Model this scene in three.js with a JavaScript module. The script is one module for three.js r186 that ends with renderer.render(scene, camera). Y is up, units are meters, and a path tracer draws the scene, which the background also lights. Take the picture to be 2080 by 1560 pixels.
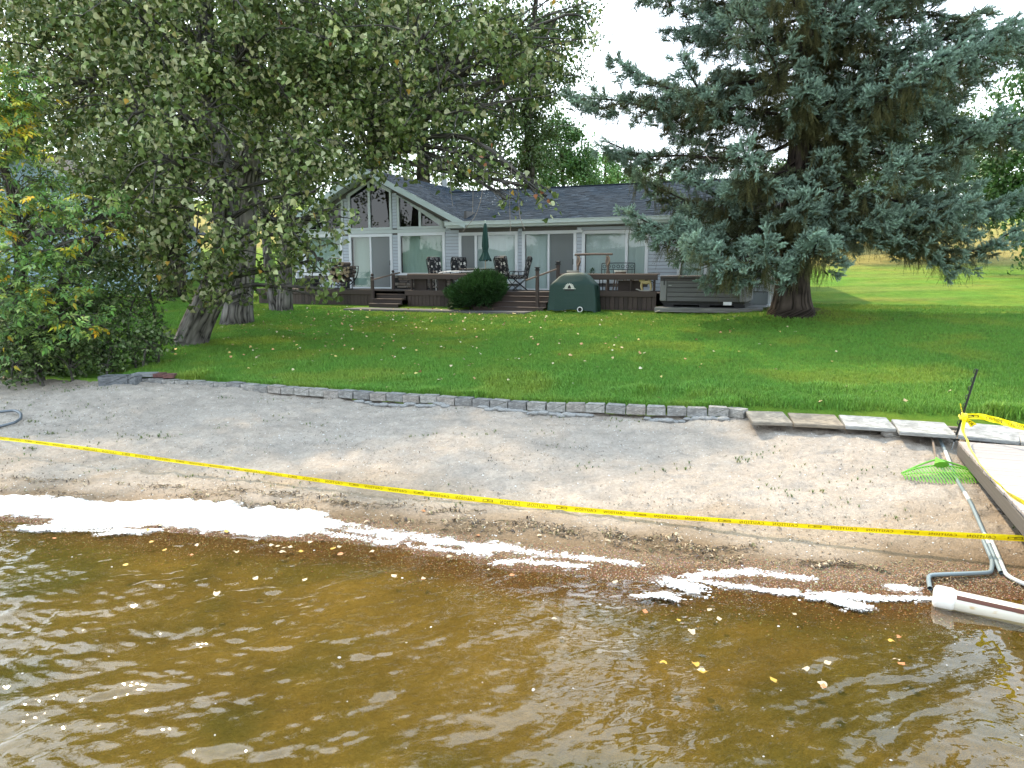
import * as THREE from 'three';
import { mergeGeometries } from 'three/addons/utils/BufferGeometryUtils.js';
import { RoundedBoxGeometry } from 'three/addons/geometries/RoundedBoxGeometry.js';

// ---------------------------------------------------------------- camera, sky, sun, exposure
const CAM_H = 2.6, PITCH = 8.5 * Math.PI / 180;
const scene = new THREE.Scene();
const camera = new THREE.PerspectiveCamera(55.0, 4 / 3, 0.1, 1500);
camera.position.set(0, CAM_H, 0);
camera.rotation.x = -PITCH;
const renderer = new THREE.WebGLRenderer({ antialias: true });
renderer.toneMapping = THREE.LinearToneMapping;
renderer.toneMappingExposure = 3.0;
renderer.shadowMap.enabled = true;
const SUN = new THREE.Vector3(-0.31, 0.77, -0.60).normalize();
{ // hazy bright sky, a little bluer overhead, thin cloud veils, brighter round the sun
  const W = 512, H = 256, d = new Float32Array(W * H * 4);
  const hsh = (x, y, z) => { let n = (x * 374761393 + y * 668265263 + z * 1274126177) | 0; n = Math.imul(n ^ (n >>> 13), 1274126177); return ((n ^ (n >>> 16)) >>> 0) / 4294967296; };
  const vn = (x, y, z) => { const X = Math.floor(x), Y = Math.floor(y), Z = Math.floor(z); let fx = x - X, fy = y - Y, fz = z - Z; fx *= fx * (3 - 2 * fx); fy *= fy * (3 - 2 * fy); fz *= fz * (3 - 2 * fz); const l = (a, b, t) => a + (b - a) * t; return l(l(l(hsh(X, Y, Z), hsh(X + 1, Y, Z), fx), l(hsh(X, Y + 1, Z), hsh(X + 1, Y + 1, Z), fx), fy), l(l(hsh(X, Y, Z + 1), hsh(X + 1, Y, Z + 1), fx), l(hsh(X, Y + 1, Z + 1), hsh(X + 1, Y + 1, Z + 1), fx), fy), fz); };
  for (let j = 0; j < H; j++) for (let i = 0; i < W; i++) {
    const el = ((j + 0.5) / H - 0.5) * Math.PI, az = ((i + 0.5) / W - 0.5) * 2 * Math.PI;
    const x = Math.cos(el) * Math.cos(az), y = Math.sin(el), z = Math.cos(el) * Math.sin(az);
    const up = Math.max(0, y), t = Math.pow(up, 0.55);
    let c = 0, amp = 0.5, f = 2.2; for (let o = 0; o < 4; o++) { c += amp * vn(x * f + 7, y * f * 2 + 3, z * f + 11); amp *= 0.5; f *= 2.1; }
    const veil = Math.min(1, Math.max(0, (c - 0.36) * 3.2));
    const cs = x * SUN.x + y * SUN.y + z * SUN.z, glow = 0.55 * Math.exp((cs - 1) * 7) + 0.5 * Math.exp((cs - 1) * 40);
    const k = (j * W + i) * 4;
    d[k] = (1.18 - 0.70 * t) * (1 - 0.45 * veil) + 0.45 * veil * 1.12 + glow;
    d[k + 1] = (1.22 - 0.50 * t) * (1 - 0.45 * veil) + 0.45 * veil * 1.15 + glow * 0.97;
    d[k + 2] = (1.23 - 0.24 * t) * (1 - 0.45 * veil) + 0.45 * veil * 1.15 + glow * 0.92;
    d[k + 3] = 1;
  }
  const sky = new THREE.DataTexture(d, W, H, THREE.RGBAFormat, THREE.FloatType);
  sky.mapping = THREE.EquirectangularReflectionMapping; sky.magFilter = THREE.LinearFilter; sky.needsUpdate = true;
  scene.background = sky; scene.environment = sky; scene.backgroundIntensity = 1.0; scene.environmentIntensity = 1.0;
}
const sun = new THREE.DirectionalLight(0xffe9c4, 2.5);
sun.position.copy(SUN).multiplyScalar(120); sun.target.position.set(0, 0, -15);
sun.castShadow = true; sun.shadow.radius = 2.0; sun.shadow.mapSize.set(4096, 4096);
Object.assign(sun.shadow.camera, { left: -60, right: 60, top: 60, bottom: -60, near: 1, far: 300 });
scene.add(sun, sun.target);

// ---------------------------------------------------------------- helpers
let seed = 20240917;
function setSeed(s) { seed = s >>> 0; }
function rnd() { seed = (seed + 0x6D2B79F5) >>> 0; let t = seed; t = Math.imul(t ^ (t >>> 15), t | 1); t ^= t + Math.imul(t ^ (t >>> 7), t | 61); return ((t ^ (t >>> 14)) >>> 0) / 4294967296; }
const rr = (a, b) => a + (b - a) * rnd();
const pick = (a) => a[Math.floor(rnd() * a.length)];
const clamp = (x, a = 0, b = 1) => Math.min(b, Math.max(a, x));
const sstep = (a, b, x) => { const t = clamp((x - a) / (b - a)); return t * t * (3 - 2 * t); };
const V = (x, y, z) => new THREE.Vector3(x, y, z);
function pl(table, x) { // piecewise linear
  if (x <= table[0][0]) return table[0][1];
  for (let i = 1; i < table.length; i++) if (x <= table[i][0]) { const [a, p] = table[i - 1], [b, q] = table[i]; return p + (q - p) * (x - a) / (b - a); }
  return table[table.length - 1][1];
}
const hash2 = (x, y) => { let n = (x * 374761393 + y * 668265263) | 0; n = Math.imul(n ^ (n >>> 13), 1274126177); return ((n ^ (n >>> 16)) >>> 0) / 4294967296; };
function noise2(x, y, per = 0) {
  const X = Math.floor(x), Y = Math.floor(y); let fx = x - X, fy = y - Y; fx *= fx * (3 - 2 * fx); fy *= fy * (3 - 2 * fy);
  const w = per ? (v) => ((v % per) + per) % per : (v) => v;
  const a = hash2(w(X), w(Y)), b = hash2(w(X + 1), w(Y)), c = hash2(w(X), w(Y + 1)), e = hash2(w(X + 1), w(Y + 1));
  return a + (b - a) * fx + (c - a) * fy + (a - b - c + e) * fx * fy;
}
function fbm(x, y, o = 4, per = 0) { let s = 0, a = 0.5, n = 0; for (let i = 0; i < o; i++) { s += a * noise2(x, y, per); n += a; x *= 2; y *= 2; per *= 2; a *= 0.5; } return s / n; }
const used = new Map();
function numbered(name) { const n = used.get(name) ?? 0; used.set(name, n + 1); return n ? name + '_' + String(n).padStart(3, '0') : name; }
function tag(o, label, category, group, kind) { if (label) o.userData.label = label; if (category) o.userData.category = category; if (group) o.userData.group = group; if (kind) o.userData.kind = kind; return o; }
function thing(name, label, category, pos, turn = 0, group) {
  const o = new THREE.Group(); o.name = numbered(name); scene.add(o);
  if (pos) o.position.copy(pos); o.rotation.y = turn; return tag(o, label, category, group);
}
function part(name, geo, mat, parent, pos, rot) {
  const m = new THREE.Mesh(geo, mat); m.name = parent ? name : numbered(name);
  if (pos) m.position.copy(pos); if (rot) m.rotation.set(rot[0], rot[1], rot[2]);
  (parent || scene).add(m); return m;
}
function copyOf(o, label) { const c = o.clone(); c.name = numbered(o.name.replace(/_\d{3}$/, '')); c.userData = { ...o.userData }; if (label) c.userData.label = label; scene.add(c); return c; }
function merge(list) {
  return mergeGeometries(list.map((g) => {
    let h = g.index ? g.toNonIndexed() : g.clone();
    if (!h.attributes.normal) h.computeVertexNormals();
    if (!h.attributes.uv) h.setAttribute('uv', new THREE.BufferAttribute(new Float32Array(h.attributes.position.count * 2), 2));
    const col = h.attributes.color;
    const k = new THREE.BufferGeometry(); for (const n of ['position', 'normal', 'uv']) k.setAttribute(n, h.attributes[n]); if (col) k.setAttribute('color', col); return k;
  }));
}
const bx = (w, h, d, x = 0, y = 0, z = 0) => new THREE.BoxGeometry(w, h, d).translate(x, y, z);
const rbx = (w, h, d, r, x = 0, y = 0, z = 0, seg = 2) => new RoundedBoxGeometry(w, h, d, seg, r).translate(x, y, z);
const cyl = (r0, r1, h, x = 0, y = 0, z = 0, seg = 14) => new THREE.CylinderGeometry(r1, r0, h, seg).translate(x, y, z);
const tube = (pts, r, seg = 24, rad = 7, closed = false) => new THREE.TubeGeometry(new THREE.CatmullRomCurve3(pts.map((p) => p.isVector3 ? p : V(...p)), closed, 'catmullrom', 0.3), seg, r, rad, closed);
function bar(a, b, r, rad = 6) { const d = b.clone().sub(a), g = new THREE.CylinderGeometry(r, r, d.length(), rad); g.applyQuaternion(new THREE.Quaternion().setFromUnitVectors(V(0, 1, 0), d.clone().normalize())); return g.translate((a.x + b.x) / 2, (a.y + b.y) / 2, (a.z + b.z) / 2); }
function beam(a, b, w, h) { const d = b.clone().sub(a), L = d.length(), g = new THREE.BoxGeometry(w, h, L), m = new THREE.Matrix4().lookAt(b, a, V(0, 1, 0)); g.applyMatrix4(m); return g.translate((a.x + b.x) / 2, (a.y + b.y) / 2, (a.z + b.z) / 2); }
function paint(g, c) { const n = g.attributes.position.count, a = new Float32Array(n * 3); for (let i = 0; i < n; i++) { a[3 * i] = c[0]; a[3 * i + 1] = c[1]; a[3 * i + 2] = c[2]; } g.setAttribute('color', new THREE.BufferAttribute(a, 3)); return g; }
// a tapered limb with bark ridges: radius is a function of 0..1
function limbGeo(pts, radius, seg, rad, ridge = 0, sd = 0) {
  const curve = new THREE.CatmullRomCurve3(pts, false, 'catmullrom', 0.5), P = [], N = [], U = [], I = [];
  const fr = curve.computeFrenetFrames(seg, false), L = curve.getLength();
  for (let i = 0; i <= seg; i++) {
    const t = i / seg, c = curve.getPointAt(t), r = radius(t);
    for (let j = 0; j <= rad; j++) {
      const a = j / rad * Math.PI * 2, ja = (j % rad) / rad;
      let q = r;
      if (ridge) q *= 1 + ridge * (2 * fbm(ja * 17 + sd * 3.1, t * L * 0.8 + sd, 3, 0) - 1) * (ja < 0.08 ? ja / 0.08 : ja > 0.92 ? (1 - ja) / 0.08 : 1);
      const n = fr.normals[i].clone().multiplyScalar(Math.cos(a)).addScaledVector(fr.binormals[i], Math.sin(a));
      P.push(c.x + n.x * q, c.y + n.y * q, c.z + n.z * q); N.push(n.x, n.y, n.z); U.push(ja === 0 && j ? Math.round(Math.max(1, r * 6)) : j / rad * Math.round(Math.max(1, r * 6)), t * L);
    }
  }
  for (let i = 0; i < seg; i++) for (let j = 0; j < rad; j++) { const a = i * (rad + 1) + j, b = a + rad + 1; I.push(a, a + 1, b, b, a + 1, b + 1); }
  const g = new THREE.BufferGeometry(); g.setAttribute('position', new THREE.Float32BufferAttribute(P, 3)); g.setAttribute('normal', new THREE.Float32BufferAttribute(N, 3)); g.setAttribute('uv', new THREE.Float32BufferAttribute(U, 2)); g.setIndex(I); return g;
}
// the photograph's lines of sight, used to lay out the plan of the place
const FPX = 1498;
function ray(px, py) { const u = (px - 1040) / FPX, v = (780 - py) / FPX, s = Math.sin(PITCH), c = Math.cos(PITCH); return V(u, -s + v * c, -(c + v * s)); }
function at(px, py, depth) { const d = ray(px, py); d.multiplyScalar(depth / -d.z); d.y += CAM_H; return d; }
// tiling textures
function noiseTex(size, fn, srgb) {
  const d = new Uint8Array(size * size * 4);
  for (let j = 0; j < size; j++) for (let i = 0; i < size; i++) { const c = fn(i / size, j / size), k = (j * size + i) * 4; for (let q = 0; q < 3; q++) d[k + q] = 255 * clamp(c.length ? c[q] : c); d[k + 3] = 255; }
  const t = new THREE.DataTexture(d, size, size, THREE.RGBAFormat); t.wrapS = t.wrapT = THREE.RepeatWrapping; t.magFilter = THREE.LinearFilter; t.minFilter = THREE.LinearMipmapLinearFilter; t.generateMipmaps = true; if (srgb) t.colorSpace = THREE.SRGBColorSpace; t.needsUpdate = true; return t;
}
function rep(t, x, y) { const c = t.clone(); c.repeat.set(x, y); c.needsUpdate = true; return c; }
const T = {};
T.grain = noiseTex(512, (u, v) => 0.55 * fbm(u * 8, v * 8, 5, 8) + 0.45 * hash2(Math.floor(u * 512), Math.floor(v * 512)));
T.sandC = noiseTex(1024, (u, v) => { const f = fbm(u * 6, v * 6, 6, 6), h = hash2(Math.floor(u * 1024), Math.floor(v * 1024)), g2 = hash2(Math.floor(u * 340) + 77, Math.floor(v * 340)), k2 = fbm(u * 40 + 3, v * 40, 3, 40), m = 0.78 + 0.2 * (f - 0.45) + 0.28 * (k2 - 0.5) + 0.28 * (h - 0.5) + (g2 > 0.965 ? 0.18 : g2 < 0.07 ? -0.3 : 0); return [m, m, m]; });
T.bark = noiseTex(512, (u, v) => { const w = fbm(u * 4, v * 3, 3, 0) * 0.0 + fbm(u * 5, v * 5, 3, 5), f = noise2(u * 12 + 0.0 * w, v * 3 + 5, 0); const r = Math.abs(2 * noise2(u * 12 + 2.2 * (w - 0.5), v * 5, 0) - 1), s = Math.abs(2 * noise2(u * 26 + 3 * (w - 0.5), v * 12 + 9, 0) - 1); return clamp(0.06 + 0.85 * Math.pow(r, 0.8) + 0.34 * s - 0.1 * f + 0.12 * (hash2(Math.floor(u * 512), Math.floor(v * 512)) - 0.5)); });
T.wood = noiseTex(512, (u, v) => { const w = fbm(u * 3, v * 24, 4, 0), g = noise2(u * 6 + w, v * 120, 0); return clamp(0.62 + 0.3 * w + 0.2 * (g - 0.5) + 0.12 * (hash2(Math.floor(u * 512), Math.floor(v * 512)) - 0.5)); });
T.sandB = noiseTex(512, (u, v) => 0.4 * fbm(u * 14, v * 14, 4, 14) + 0.3 * fbm(u * 60, v * 60, 2, 60) + 0.3 * hash2(Math.floor(u * 256), Math.floor(v * 256)));
T.stone = noiseTex(512, (u, v) => clamp(0.5 + 0.6 * (fbm(u * 10, v * 10, 6, 10) - 0.5) + 0.2 * (hash2(Math.floor(u * 512), Math.floor(v * 512)) - 0.5)));
T.lawn = noiseTex(1024, (u, v) => { const f = fbm(u * 5, v * 5, 6, 5), h = hash2(Math.floor(u * 512), Math.floor(v * 512)), p = fbm(u * 24 + 4, v * 24, 3, 24), m = 0.55 + 0.45 * f + 0.35 * (h - 0.5) + 0.25 * (p - 0.5); return [m * (0.9 + 0.3 * p), m, m * 0.9]; });
const std = (c, rough = 0.8, o = {}) => { const m = new THREE.MeshStandardMaterial({ roughness: rough, metalness: 0, ...o }); m.color.setRGB(...c); return m; };
const matte = (c, rough, spec, o = {}) => { const m = new THREE.MeshPhysicalMaterial({ roughness: rough, metalness: 0, specularIntensity: spec, ...o }); m.color.setRGB(...c); return m; };
const leafMat = (o = {}) => new THREE.MeshPhysicalMaterial({ color: 0xffffff, vertexColors: true, side: THREE.DoubleSide, roughness: 0.62, transmission: 0.38, thickness: 0, ior: 1.35, specularIntensity: 0.6, ...o });
// ---------------------------------------------------------------- terrain
const PHI = 22.8 * Math.PI / 180, SP = Math.sin(PHI), CP = Math.cos(PHI); // the house stands turned by this much
const WALL = [[-60, 34], [-12, 15.6], [-9, 14.45], [-7.74, 14.05], [-6.69, 14.0], [-4.79, 13.28], [-2.83, 12.48], [-1.1, 11.83], [0.45, 11.28], [1.89, 10.9], [3.37, 10.62], [3.55, 10.2], [4.2, 10.0], [5.34, 9.72], [6.66, 9.15], [12, 7.0], [60, -13]];
const zw = (x) => pl(WALL, x); // lawn edge: distance from the camera line
const SHORE = [[-60, 16], [-9, 8.2], [-5.3, 7.45], [-3, 7.15], [-1.6, 6.85], [-0.5, 6.45], [0, 6.25], [1.4, 5.95], [3.3, 5.7], [6, 5.4], [60, 2]];
const zs = (x) => pl(SHORE, x) + 0.12 * (fbm(x * 1.3 + 40, 3, 3) - 0.5) * 2;
const PROFILE = [[8, -2.08], [10, -2.04], [12.1, -1.94], [25, -1.09], [30, -0.98], [45, 0], [54.6, 0.9], [75, 3], [108, 6.6], [160, 9.5], [400, 16]];
function lawnY(x, z) { // z is the distance in front of the camera
  const t = z + 0.42 * x, cut = zw(x) - 0.004;
  if (z < cut + 0.0045) return 0.1; // the lawn's cut edge goes down behind the blocks
  return -0.1 * sstep(3.3, 3.6, x) * sstep(0.95, 0.7, z - cut) + CAM_H + pl(PROFILE, t) + (x < -6 ? 0.055 * Math.max(0, z - 30) * sstep(-6, -16, x) : 0) + 0.05 * (fbm(x * 0.5, z * 0.5, 3) - 0.5) + 0.22 * Math.exp(-((x - 7.95) ** 2 + (z - 21) ** 2) / 1.6);
}
function sandY(x, z) {
  const a = zs(x), b = zw(x), q = (z - a) / Math.max(0.5, b - a);
  let y;
  if (q > 0) y = 0.5 * Math.pow(Math.min(q, 1.1), 0.95); else y = (0.105 + 0.03 * sstep(2, -5, x)) * (z - a) * (1 - 0.25 * sstep(0, -14, z - a));
  const dry = sstep(0.08, 0.35, q), wet = 1 - dry; y += (0.05 * sstep(2.6, 4, x) + 0.025) * sstep(0.6, 1, q);
  y += dry * (0.07 * (fbm(x * 0.9 + 9, z * 1.1, 3) - 0.5) + 0.07 * (fbm(x * 4, z * 5, 3) - 0.5) + 0.03 * (fbm(x * 13, z * 14, 2) - 0.5) - 0.025 * sstep(0.66, 0.78, noise2(x * 4.4 + 7, z * 4.9 + 2))) + wet * 0.012 * (fbm(x * 5, z * 9, 3) - 0.5);
  y += 0.16 * Math.exp(-((x + 6.6) ** 2 / 2.2 + (z - 12.9) ** 2 / 0.8)) - 0.05 * Math.exp(-((x - 0.9) ** 2 / 1 + (z - 10.7) ** 2 / 0.1)) - 0.06 * Math.exp(-((x + 2.2) ** 2 / 0.6 + (z - 12.0) ** 2 / 0.08));
  return y;
}
const groundY = (x, z) => z > zw(x) ? lawnY(x, z) : sandY(x, z);
function gp(px, py, lift = 0) { // where a line of sight meets the ground
  const d = ray(px, py); let t0 = 3, t1 = 3;
  for (let t = 3; t < 130; t += 0.05) { const y = CAM_H + d.y * t; if (y < groundY(d.x * t, -d.z * t) + lift) { t1 = t; t0 = t - 0.05; break; } }
  for (let k = 0; k < 14; k++) { const m = (t0 + t1) / 2; if (CAM_H + d.y * m < groundY(d.x * m, -d.z * m) + lift) t1 = m; else t0 = m; }
  return V(d.x * t1, CAM_H + d.y * t1, d.z * t1);
}
function sheet(xs, ds, zf, yf, cf) { // a height sheet; ds runs from 0 to 1 across zf(x, d)
  const nx = xs.length, nd = ds.length, P = new Float32Array(nx * nd * 3), U = new Float32Array(nx * nd * 2), C = cf && new Float32Array(nx * nd * 3), I = [];
  for (let j = 0; j < nd; j++) for (let i = 0; i < nx; i++) {
    const x = xs[i], z = zf(x, ds[j]), k = j * nx + i; P.set([x, yf(x, z), -z], 3 * k); U.set([x, z], 2 * k); if (C) C.set(cf(x, z), 3 * k);
    if (i < nx - 1 && j < nd - 1) I.push(k, k + 1, k + nx, k + 1, k + nx + 1, k + nx);
  }
  const g = new THREE.BufferGeometry(); g.setAttribute('position', new THREE.BufferAttribute(P, 3)); g.setAttribute('uv', new THREE.BufferAttribute(U, 2)); if (C) g.setAttribute('color', new THREE.BufferAttribute(C, 3)); g.setIndex(I); g.computeVertexNormals(); return g;
}
const span = (a, b, n) => Array.from({ length: n + 1 }, (_, i) => a + (b - a) * i / n);
{ // lawn
  const xs = [...span(-160, -40, 16).slice(0, -1), ...span(-40, -14, 40).slice(0, -1), ...span(-14, 16, 200).slice(0, -1), ...span(16, 60, 60).slice(0, -1), ...span(60, 200, 16)];
  const ds = [0, 0.006, ...span(0.03, 20, 150).slice(0, -1), ...span(20, 60, 60).slice(0, -1), ...span(60, 330, 40)];
  const g = sheet(xs, ds, (x, d) => zw(x) + d, lawnY, (x, z) => {
    const t = z + 0.42 * x, dryHill = sstep(47, 52, t) * (1 - 0.75 * sstep(80, 96, t)), n = fbm(x * 0.35, z * 0.35, 4), dry = clamp(dryHill * (0.75 + 0.5 * n) + 0.3 * sstep(0.57, 0.7, fbm(x * 0.22 + 30, z * 0.5, 3)) * sstep(16, 24, z));
    const yel = sstep(0.42, 0.7, fbm(x * 0.8 + 3, z * 0.8, 3)) * 0.6 + 0.5 * (fbm(x * 3, z * 3, 3) - 0.4); 
    const bare = Math.exp(-((x - 7.95) ** 2 + (z - 21) ** 2) / 0.75), base = [0.118 + 0.07 * yel, 0.245 + 0.01 * yel, 0.036], dr = [0.27, 0.235, 0.085], br = [0.075, 0.055, 0.035];
    if (z <= zw(x) + 0.004) return [0.2, 0.17, 0.14]; return base.map((v, k) => { const a = v + (dr[k] - v) * dry; return a + (br[k] - a) * clamp(bare * 1.3); });
  });
  const m = matte([1, 1, 1], 0.95, 0.1, { vertexColors: true, map: rep(T.lawn, 0.35, 0.35), bumpMap: rep(T.grain, 1.5, 1.5), bumpScale: 0.03, side: THREE.DoubleSide });
  tag(part('lawn', g, m), null, null, null, 'structure');
}
{ // beach and lake bed in one sheet
  const xs = [...span(-160, -14, 30).slice(0, -1), ...span(-14, 8.5, 620).slice(0, -1), ...span(8.5, 160, 30)];
  const ds = [...span(0, 0.78, 330).slice(0, -1), ...span(0.78, 1, 20)];
  const zf = (x, d) => { const top = zw(x) - 0.02; return d < 0.78 ? top - (d / 0.78) * (top - 2.6) : 2.6 - ((d - 0.78) / 0.22) ** 2 * 300; };
  const g = sheet(xs, ds, zf, (x, z) => z > 2.4 || z > zs(x) - 6 ? sandY(x, z) : Math.max(-2.2, sandY(x, z)), (x, z) => {
    const e = z - zs(x) + 0.35 * (fbm(x * 1.1, z * 1.6, 4) - 0.5), n = fbm(x * 2.2 + 5, z * 2.6, 4), m = fbm(x * 0.7 + 11, z * 0.9, 4), warm = fbm(x * 0.9 + 50, z * 2.2 + 8, 3);
    const dryC = [0.47, 0.405, 0.34], sandC = [0.42, 0.335, 0.25], damp = [0.235, 0.165, 0.10], peb = [0.15, 0.08, 0.038], bedA = [0.21, 0.145, 0.045], bedB = [0.1, 0.09, 0.025];
    const mixc = (a, b, t) => a.map((v, k) => v + (b[k] - v) * t);
    let c = mixc(dryC, sandC, clamp(0.9 * sstep(0.46, 0.66, warm) * sstep(2.6, 1.0, e) + 0.55 * sstep(2.0, 0.9, e))); 
    c = c.map((v) => v * (0.88 + 0.24 * n) * (0.93 + 0.14 * fbm(x * 7, z * 8, 3)));
    c = mixc(c, damp, sstep(1.25, 0.5, e + 0.5 * (m - 0.5)));
    c = mixc(c, peb, sstep(0.42, 0.12, e));
    const under = sstep(-0.15, -0.6, e), deep = clamp(sstep(0.42, 0.62, m) * 0.65 + sstep(-0.6, -3.2, e) * 0.4 + 0.4 * sstep(-1.5, -5, x) * sstep(-0.2, -1.2, e));
    c = mixc(c, mixc(bedA, bedB, deep), under);
    if (e < 0) c = c.map((v) => v * (0.8 + 0.4 * n));
    return c;
  });
  const m = matte([1, 1, 1], 0.9, 0.25, { vertexColors: true, map: rep(T.sandC, 0.8, 0.8), bumpMap: rep(T.sandB, 1.1, 1.1), bumpScale: 0.03, side: THREE.DoubleSide });
  tag(part('beach', g, m), null, null, null, 'structure');
}
{ // lake surface with wind ripples, fine where it is near
  setSeed(77);
  const W = [];
  for (let i = 0; i < 28; i++) { const L = 0.055 * Math.pow(1.105, i), a = -1.0 + rr(-1.15, 1.15); W.push([2 * Math.PI / L * Math.cos(a), 2 * Math.PI / L * Math.sin(a), (L < 0.16 ? 0.72 : L > 0.36 ? 0.85 : 0.95) * 0.0082 * L ** 0.93 * rr(0.6, 1.2), rr(0, 6.28)]); }
  const h = (x, z) => {
    const wx = x + 0.35 * (fbm(x * 0.8, z * 0.8, 2) - 0.5), wz = z + 0.35 * (fbm(x * 0.8 + 9, z * 0.8 + 4, 2) - 0.5), gust = 0.25 + 1.3 * fbm(x * 0.55 + 2, z * 0.75 + 7, 3) ;
    let s = 0; for (const [kx, kz, a, p] of W) s += a * Math.sin(kx * wx + kz * wz + p);
    s += 0.007 * (fbm(x * 5, z * 7, 3) - 0.5);
    const near = sstep(-0.1, 1.2, zs(x) - z);
    return 0.004 + s * gust * (0.18 + 0.82 * near) * 0.9 * (1 - 0.42 * sstep(-1.5, 2, x)) - 0.004 * (1 - near);
  };
  const xs = [...span(-400, -40, 10).slice(0, -1), ...span(-40, -6.6, 40).slice(0, -1), ...span(-6.6, 5.4, 640).slice(0, -1), ...span(5.4, 40, 40).slice(0, -1), ...span(40, 400, 10)];
  const ds = [...span(0, 0.7, 300).slice(0, -1), ...span(0.7, 1, 30)];
  const g = sheet(xs, ds, (x, d) => { const top = zs(x) + 0.35; return d < 0.7 ? top - (d / 0.7) * (top - 2.9) : 2.9 - ((d - 0.7) / 0.3) ** 2 * 500; }, (x, z) => Math.abs(x) < 45 && z > -6 ? h(x, z) : 0.004);
  const m = new THREE.MeshPhysicalMaterial({ color: new THREE.Color().setRGB(0.86, 0.8, 0.58), roughness: 0.025, transmission: 1, thickness: 0, ior: 1.46, side: THREE.DoubleSide });
  tag(part('lake_water', g, m), null, null, null, 'structure');
}
{ // wooded far shore of the lake behind the viewer, seen in the window panes
  const g = sheet(span(-700, 700, 90), span(0, 1, 8), (x, d) => -420 - 90 * d, (x, z) => { const d = clamp((-420 - z) / 90); return -0.5 + Math.sin(d * Math.PI * 0.5) * (20 + 14 * fbm(x * 0.02, 5, 4) + 5 * fbm(x * 0.12, d * 6, 2)); });
  tag(part('far_shore_hills', g, std([0.06, 0.085, 0.05], 1, { side: THREE.DoubleSide })), null, null, null, 'structure');
}
// ---------------------------------------------------------------- the house
const HY = 1.4; // height of its base
const hp = (s, y, n) => V(s * CP - n * SP, HY + y, -27.2 + s * SP + n * CP); // along the front, up, out of the front
const MAT = {
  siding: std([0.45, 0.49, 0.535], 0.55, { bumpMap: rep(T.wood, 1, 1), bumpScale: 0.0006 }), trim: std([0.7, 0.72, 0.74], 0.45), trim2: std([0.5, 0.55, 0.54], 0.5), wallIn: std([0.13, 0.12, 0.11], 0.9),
  glass: new THREE.MeshPhysicalMaterial({ color: 0xf2f8f6, roughness: 0, transmission: 1, thickness: 0, ior: 1.55, side: THREE.DoubleSide }),
  glassDark: new THREE.MeshPhysicalMaterial({ color: 0x50565c, roughness: 0, transmission: 1, thickness: 0, ior: 1.5, side: THREE.DoubleSide }),
  screen: std([0.075, 0.085, 0.085], 0.6), blind: std([0.36, 0.47, 0.41], 0.8, { side: THREE.DoubleSide }), blindPale: std([0.55, 0.62, 0.62], 0.8, { side: THREE.DoubleSide }),
  shingle: matte([1, 1, 1], 0.95, 0.12, { vertexColors: true, bumpMap: rep(T.grain, 3, 3), bumpScale: 0.004 }), brown: std([0.07, 0.047, 0.038], 0.72, { map: T.wood, bumpMap: T.wood, bumpScale: 0.002 }), brownDark: std([0.05, 0.035, 0.029], 0.78, { map: T.wood, bumpMap: T.wood, bumpScale: 0.002 }),
  black: std([0.016, 0.016, 0.017], 0.45, { metalness: 0.3 }), dark: std([0.02, 0.019, 0.018], 0.85), concrete: std([0.36, 0.355, 0.34], 0.9, { map: rep(T.stone, 1, 1), bumpMap: rep(T.stone, 2, 2), bumpScale: 0.004 }),
  green: std([0.008, 0.05, 0.04], 0.5, { bumpMap: rep(T.grain, 2, 2), bumpScale: 0.004 }), white: std([0.75, 0.75, 0.74], 0.5), grey: std([0.3, 0.31, 0.31], 0.5), weathered: std([0.2, 0.15, 0.12], 0.9, { map: T.wood, bumpMap: T.wood, bumpScale: 0.003 }),
};
const S0 = -9.75, S1 = 8.95, EAVE = 2.93, PEAK = -5.95, PEAKY = 5.02, GSL = 0.5; // gable: inner height and slope
const gableTop = (s) => PEAKY - GSL * Math.abs(s - PEAK);
const house = thing('lake_house', 'pale blue-grey sided lake house with dark slate roof and glazed front gable behind the deck', 'house', hp(0, 0, 0), -PHI);
// openings as outlines in (s, y)
const rect = (a, b, c, d) => [[a, c], [b, c], [b, d], [a, d]];
const OPEN = [
  { k: 'window', p: rect(-9.2, -7.43, 1.2, 2.69), b: 1 }, { k: 'sliding_door', p: rect(-6.97, -5.11, 0.64, 2.66), m: -6.03, screen: 1, b: 1 }, { k: 'window', p: rect(-4.7, -2.8, 1.2, 2.67), b: 1 },
  { k: 'window', p: rect(-2.07, 0.16, 0.92, 2.63), m: -1.44, screen: -1, b: 2 }, { k: 'sliding_door', p: rect(0.48, 2.38, 0.64, 2.63), m: 1.42, screen: 1, b: 2 }, { k: 'window', p: rect(2.73, 4.91, 0.95, 2.6), m: 4.24, b: 2 }, { k: 'window', p: rect(6.05, 7.7, 1.1, 2.55), m: 6.9, b: 2 },
  { k: 'window', p: [[-6.97, 2.95], [-5.09, 2.95], [-5.09, gableTop(-5.09) - 0.26], [PEAK, PEAKY - 0.26], [-6.97, gableTop(-6.97) - 0.26]], m: -6.05, mt: 1 },
  { k: 'window', p: [[-4.73, 2.95], [-2.83, 2.95], [-2.83, gableTop(-2.83) - 0.28], [-4.73, gableTop(-4.73) - 0.28]], m: -3.79, mt: 1 },
  { k: 'window', p: [[-9.05, 2.95], [-7.33, 2.95], [-7.33, gableTop(-7.33) - 0.28], [-9.05, gableTop(-9.05) - 0.28]], m: -8.2, mt: 1 },
];
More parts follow.
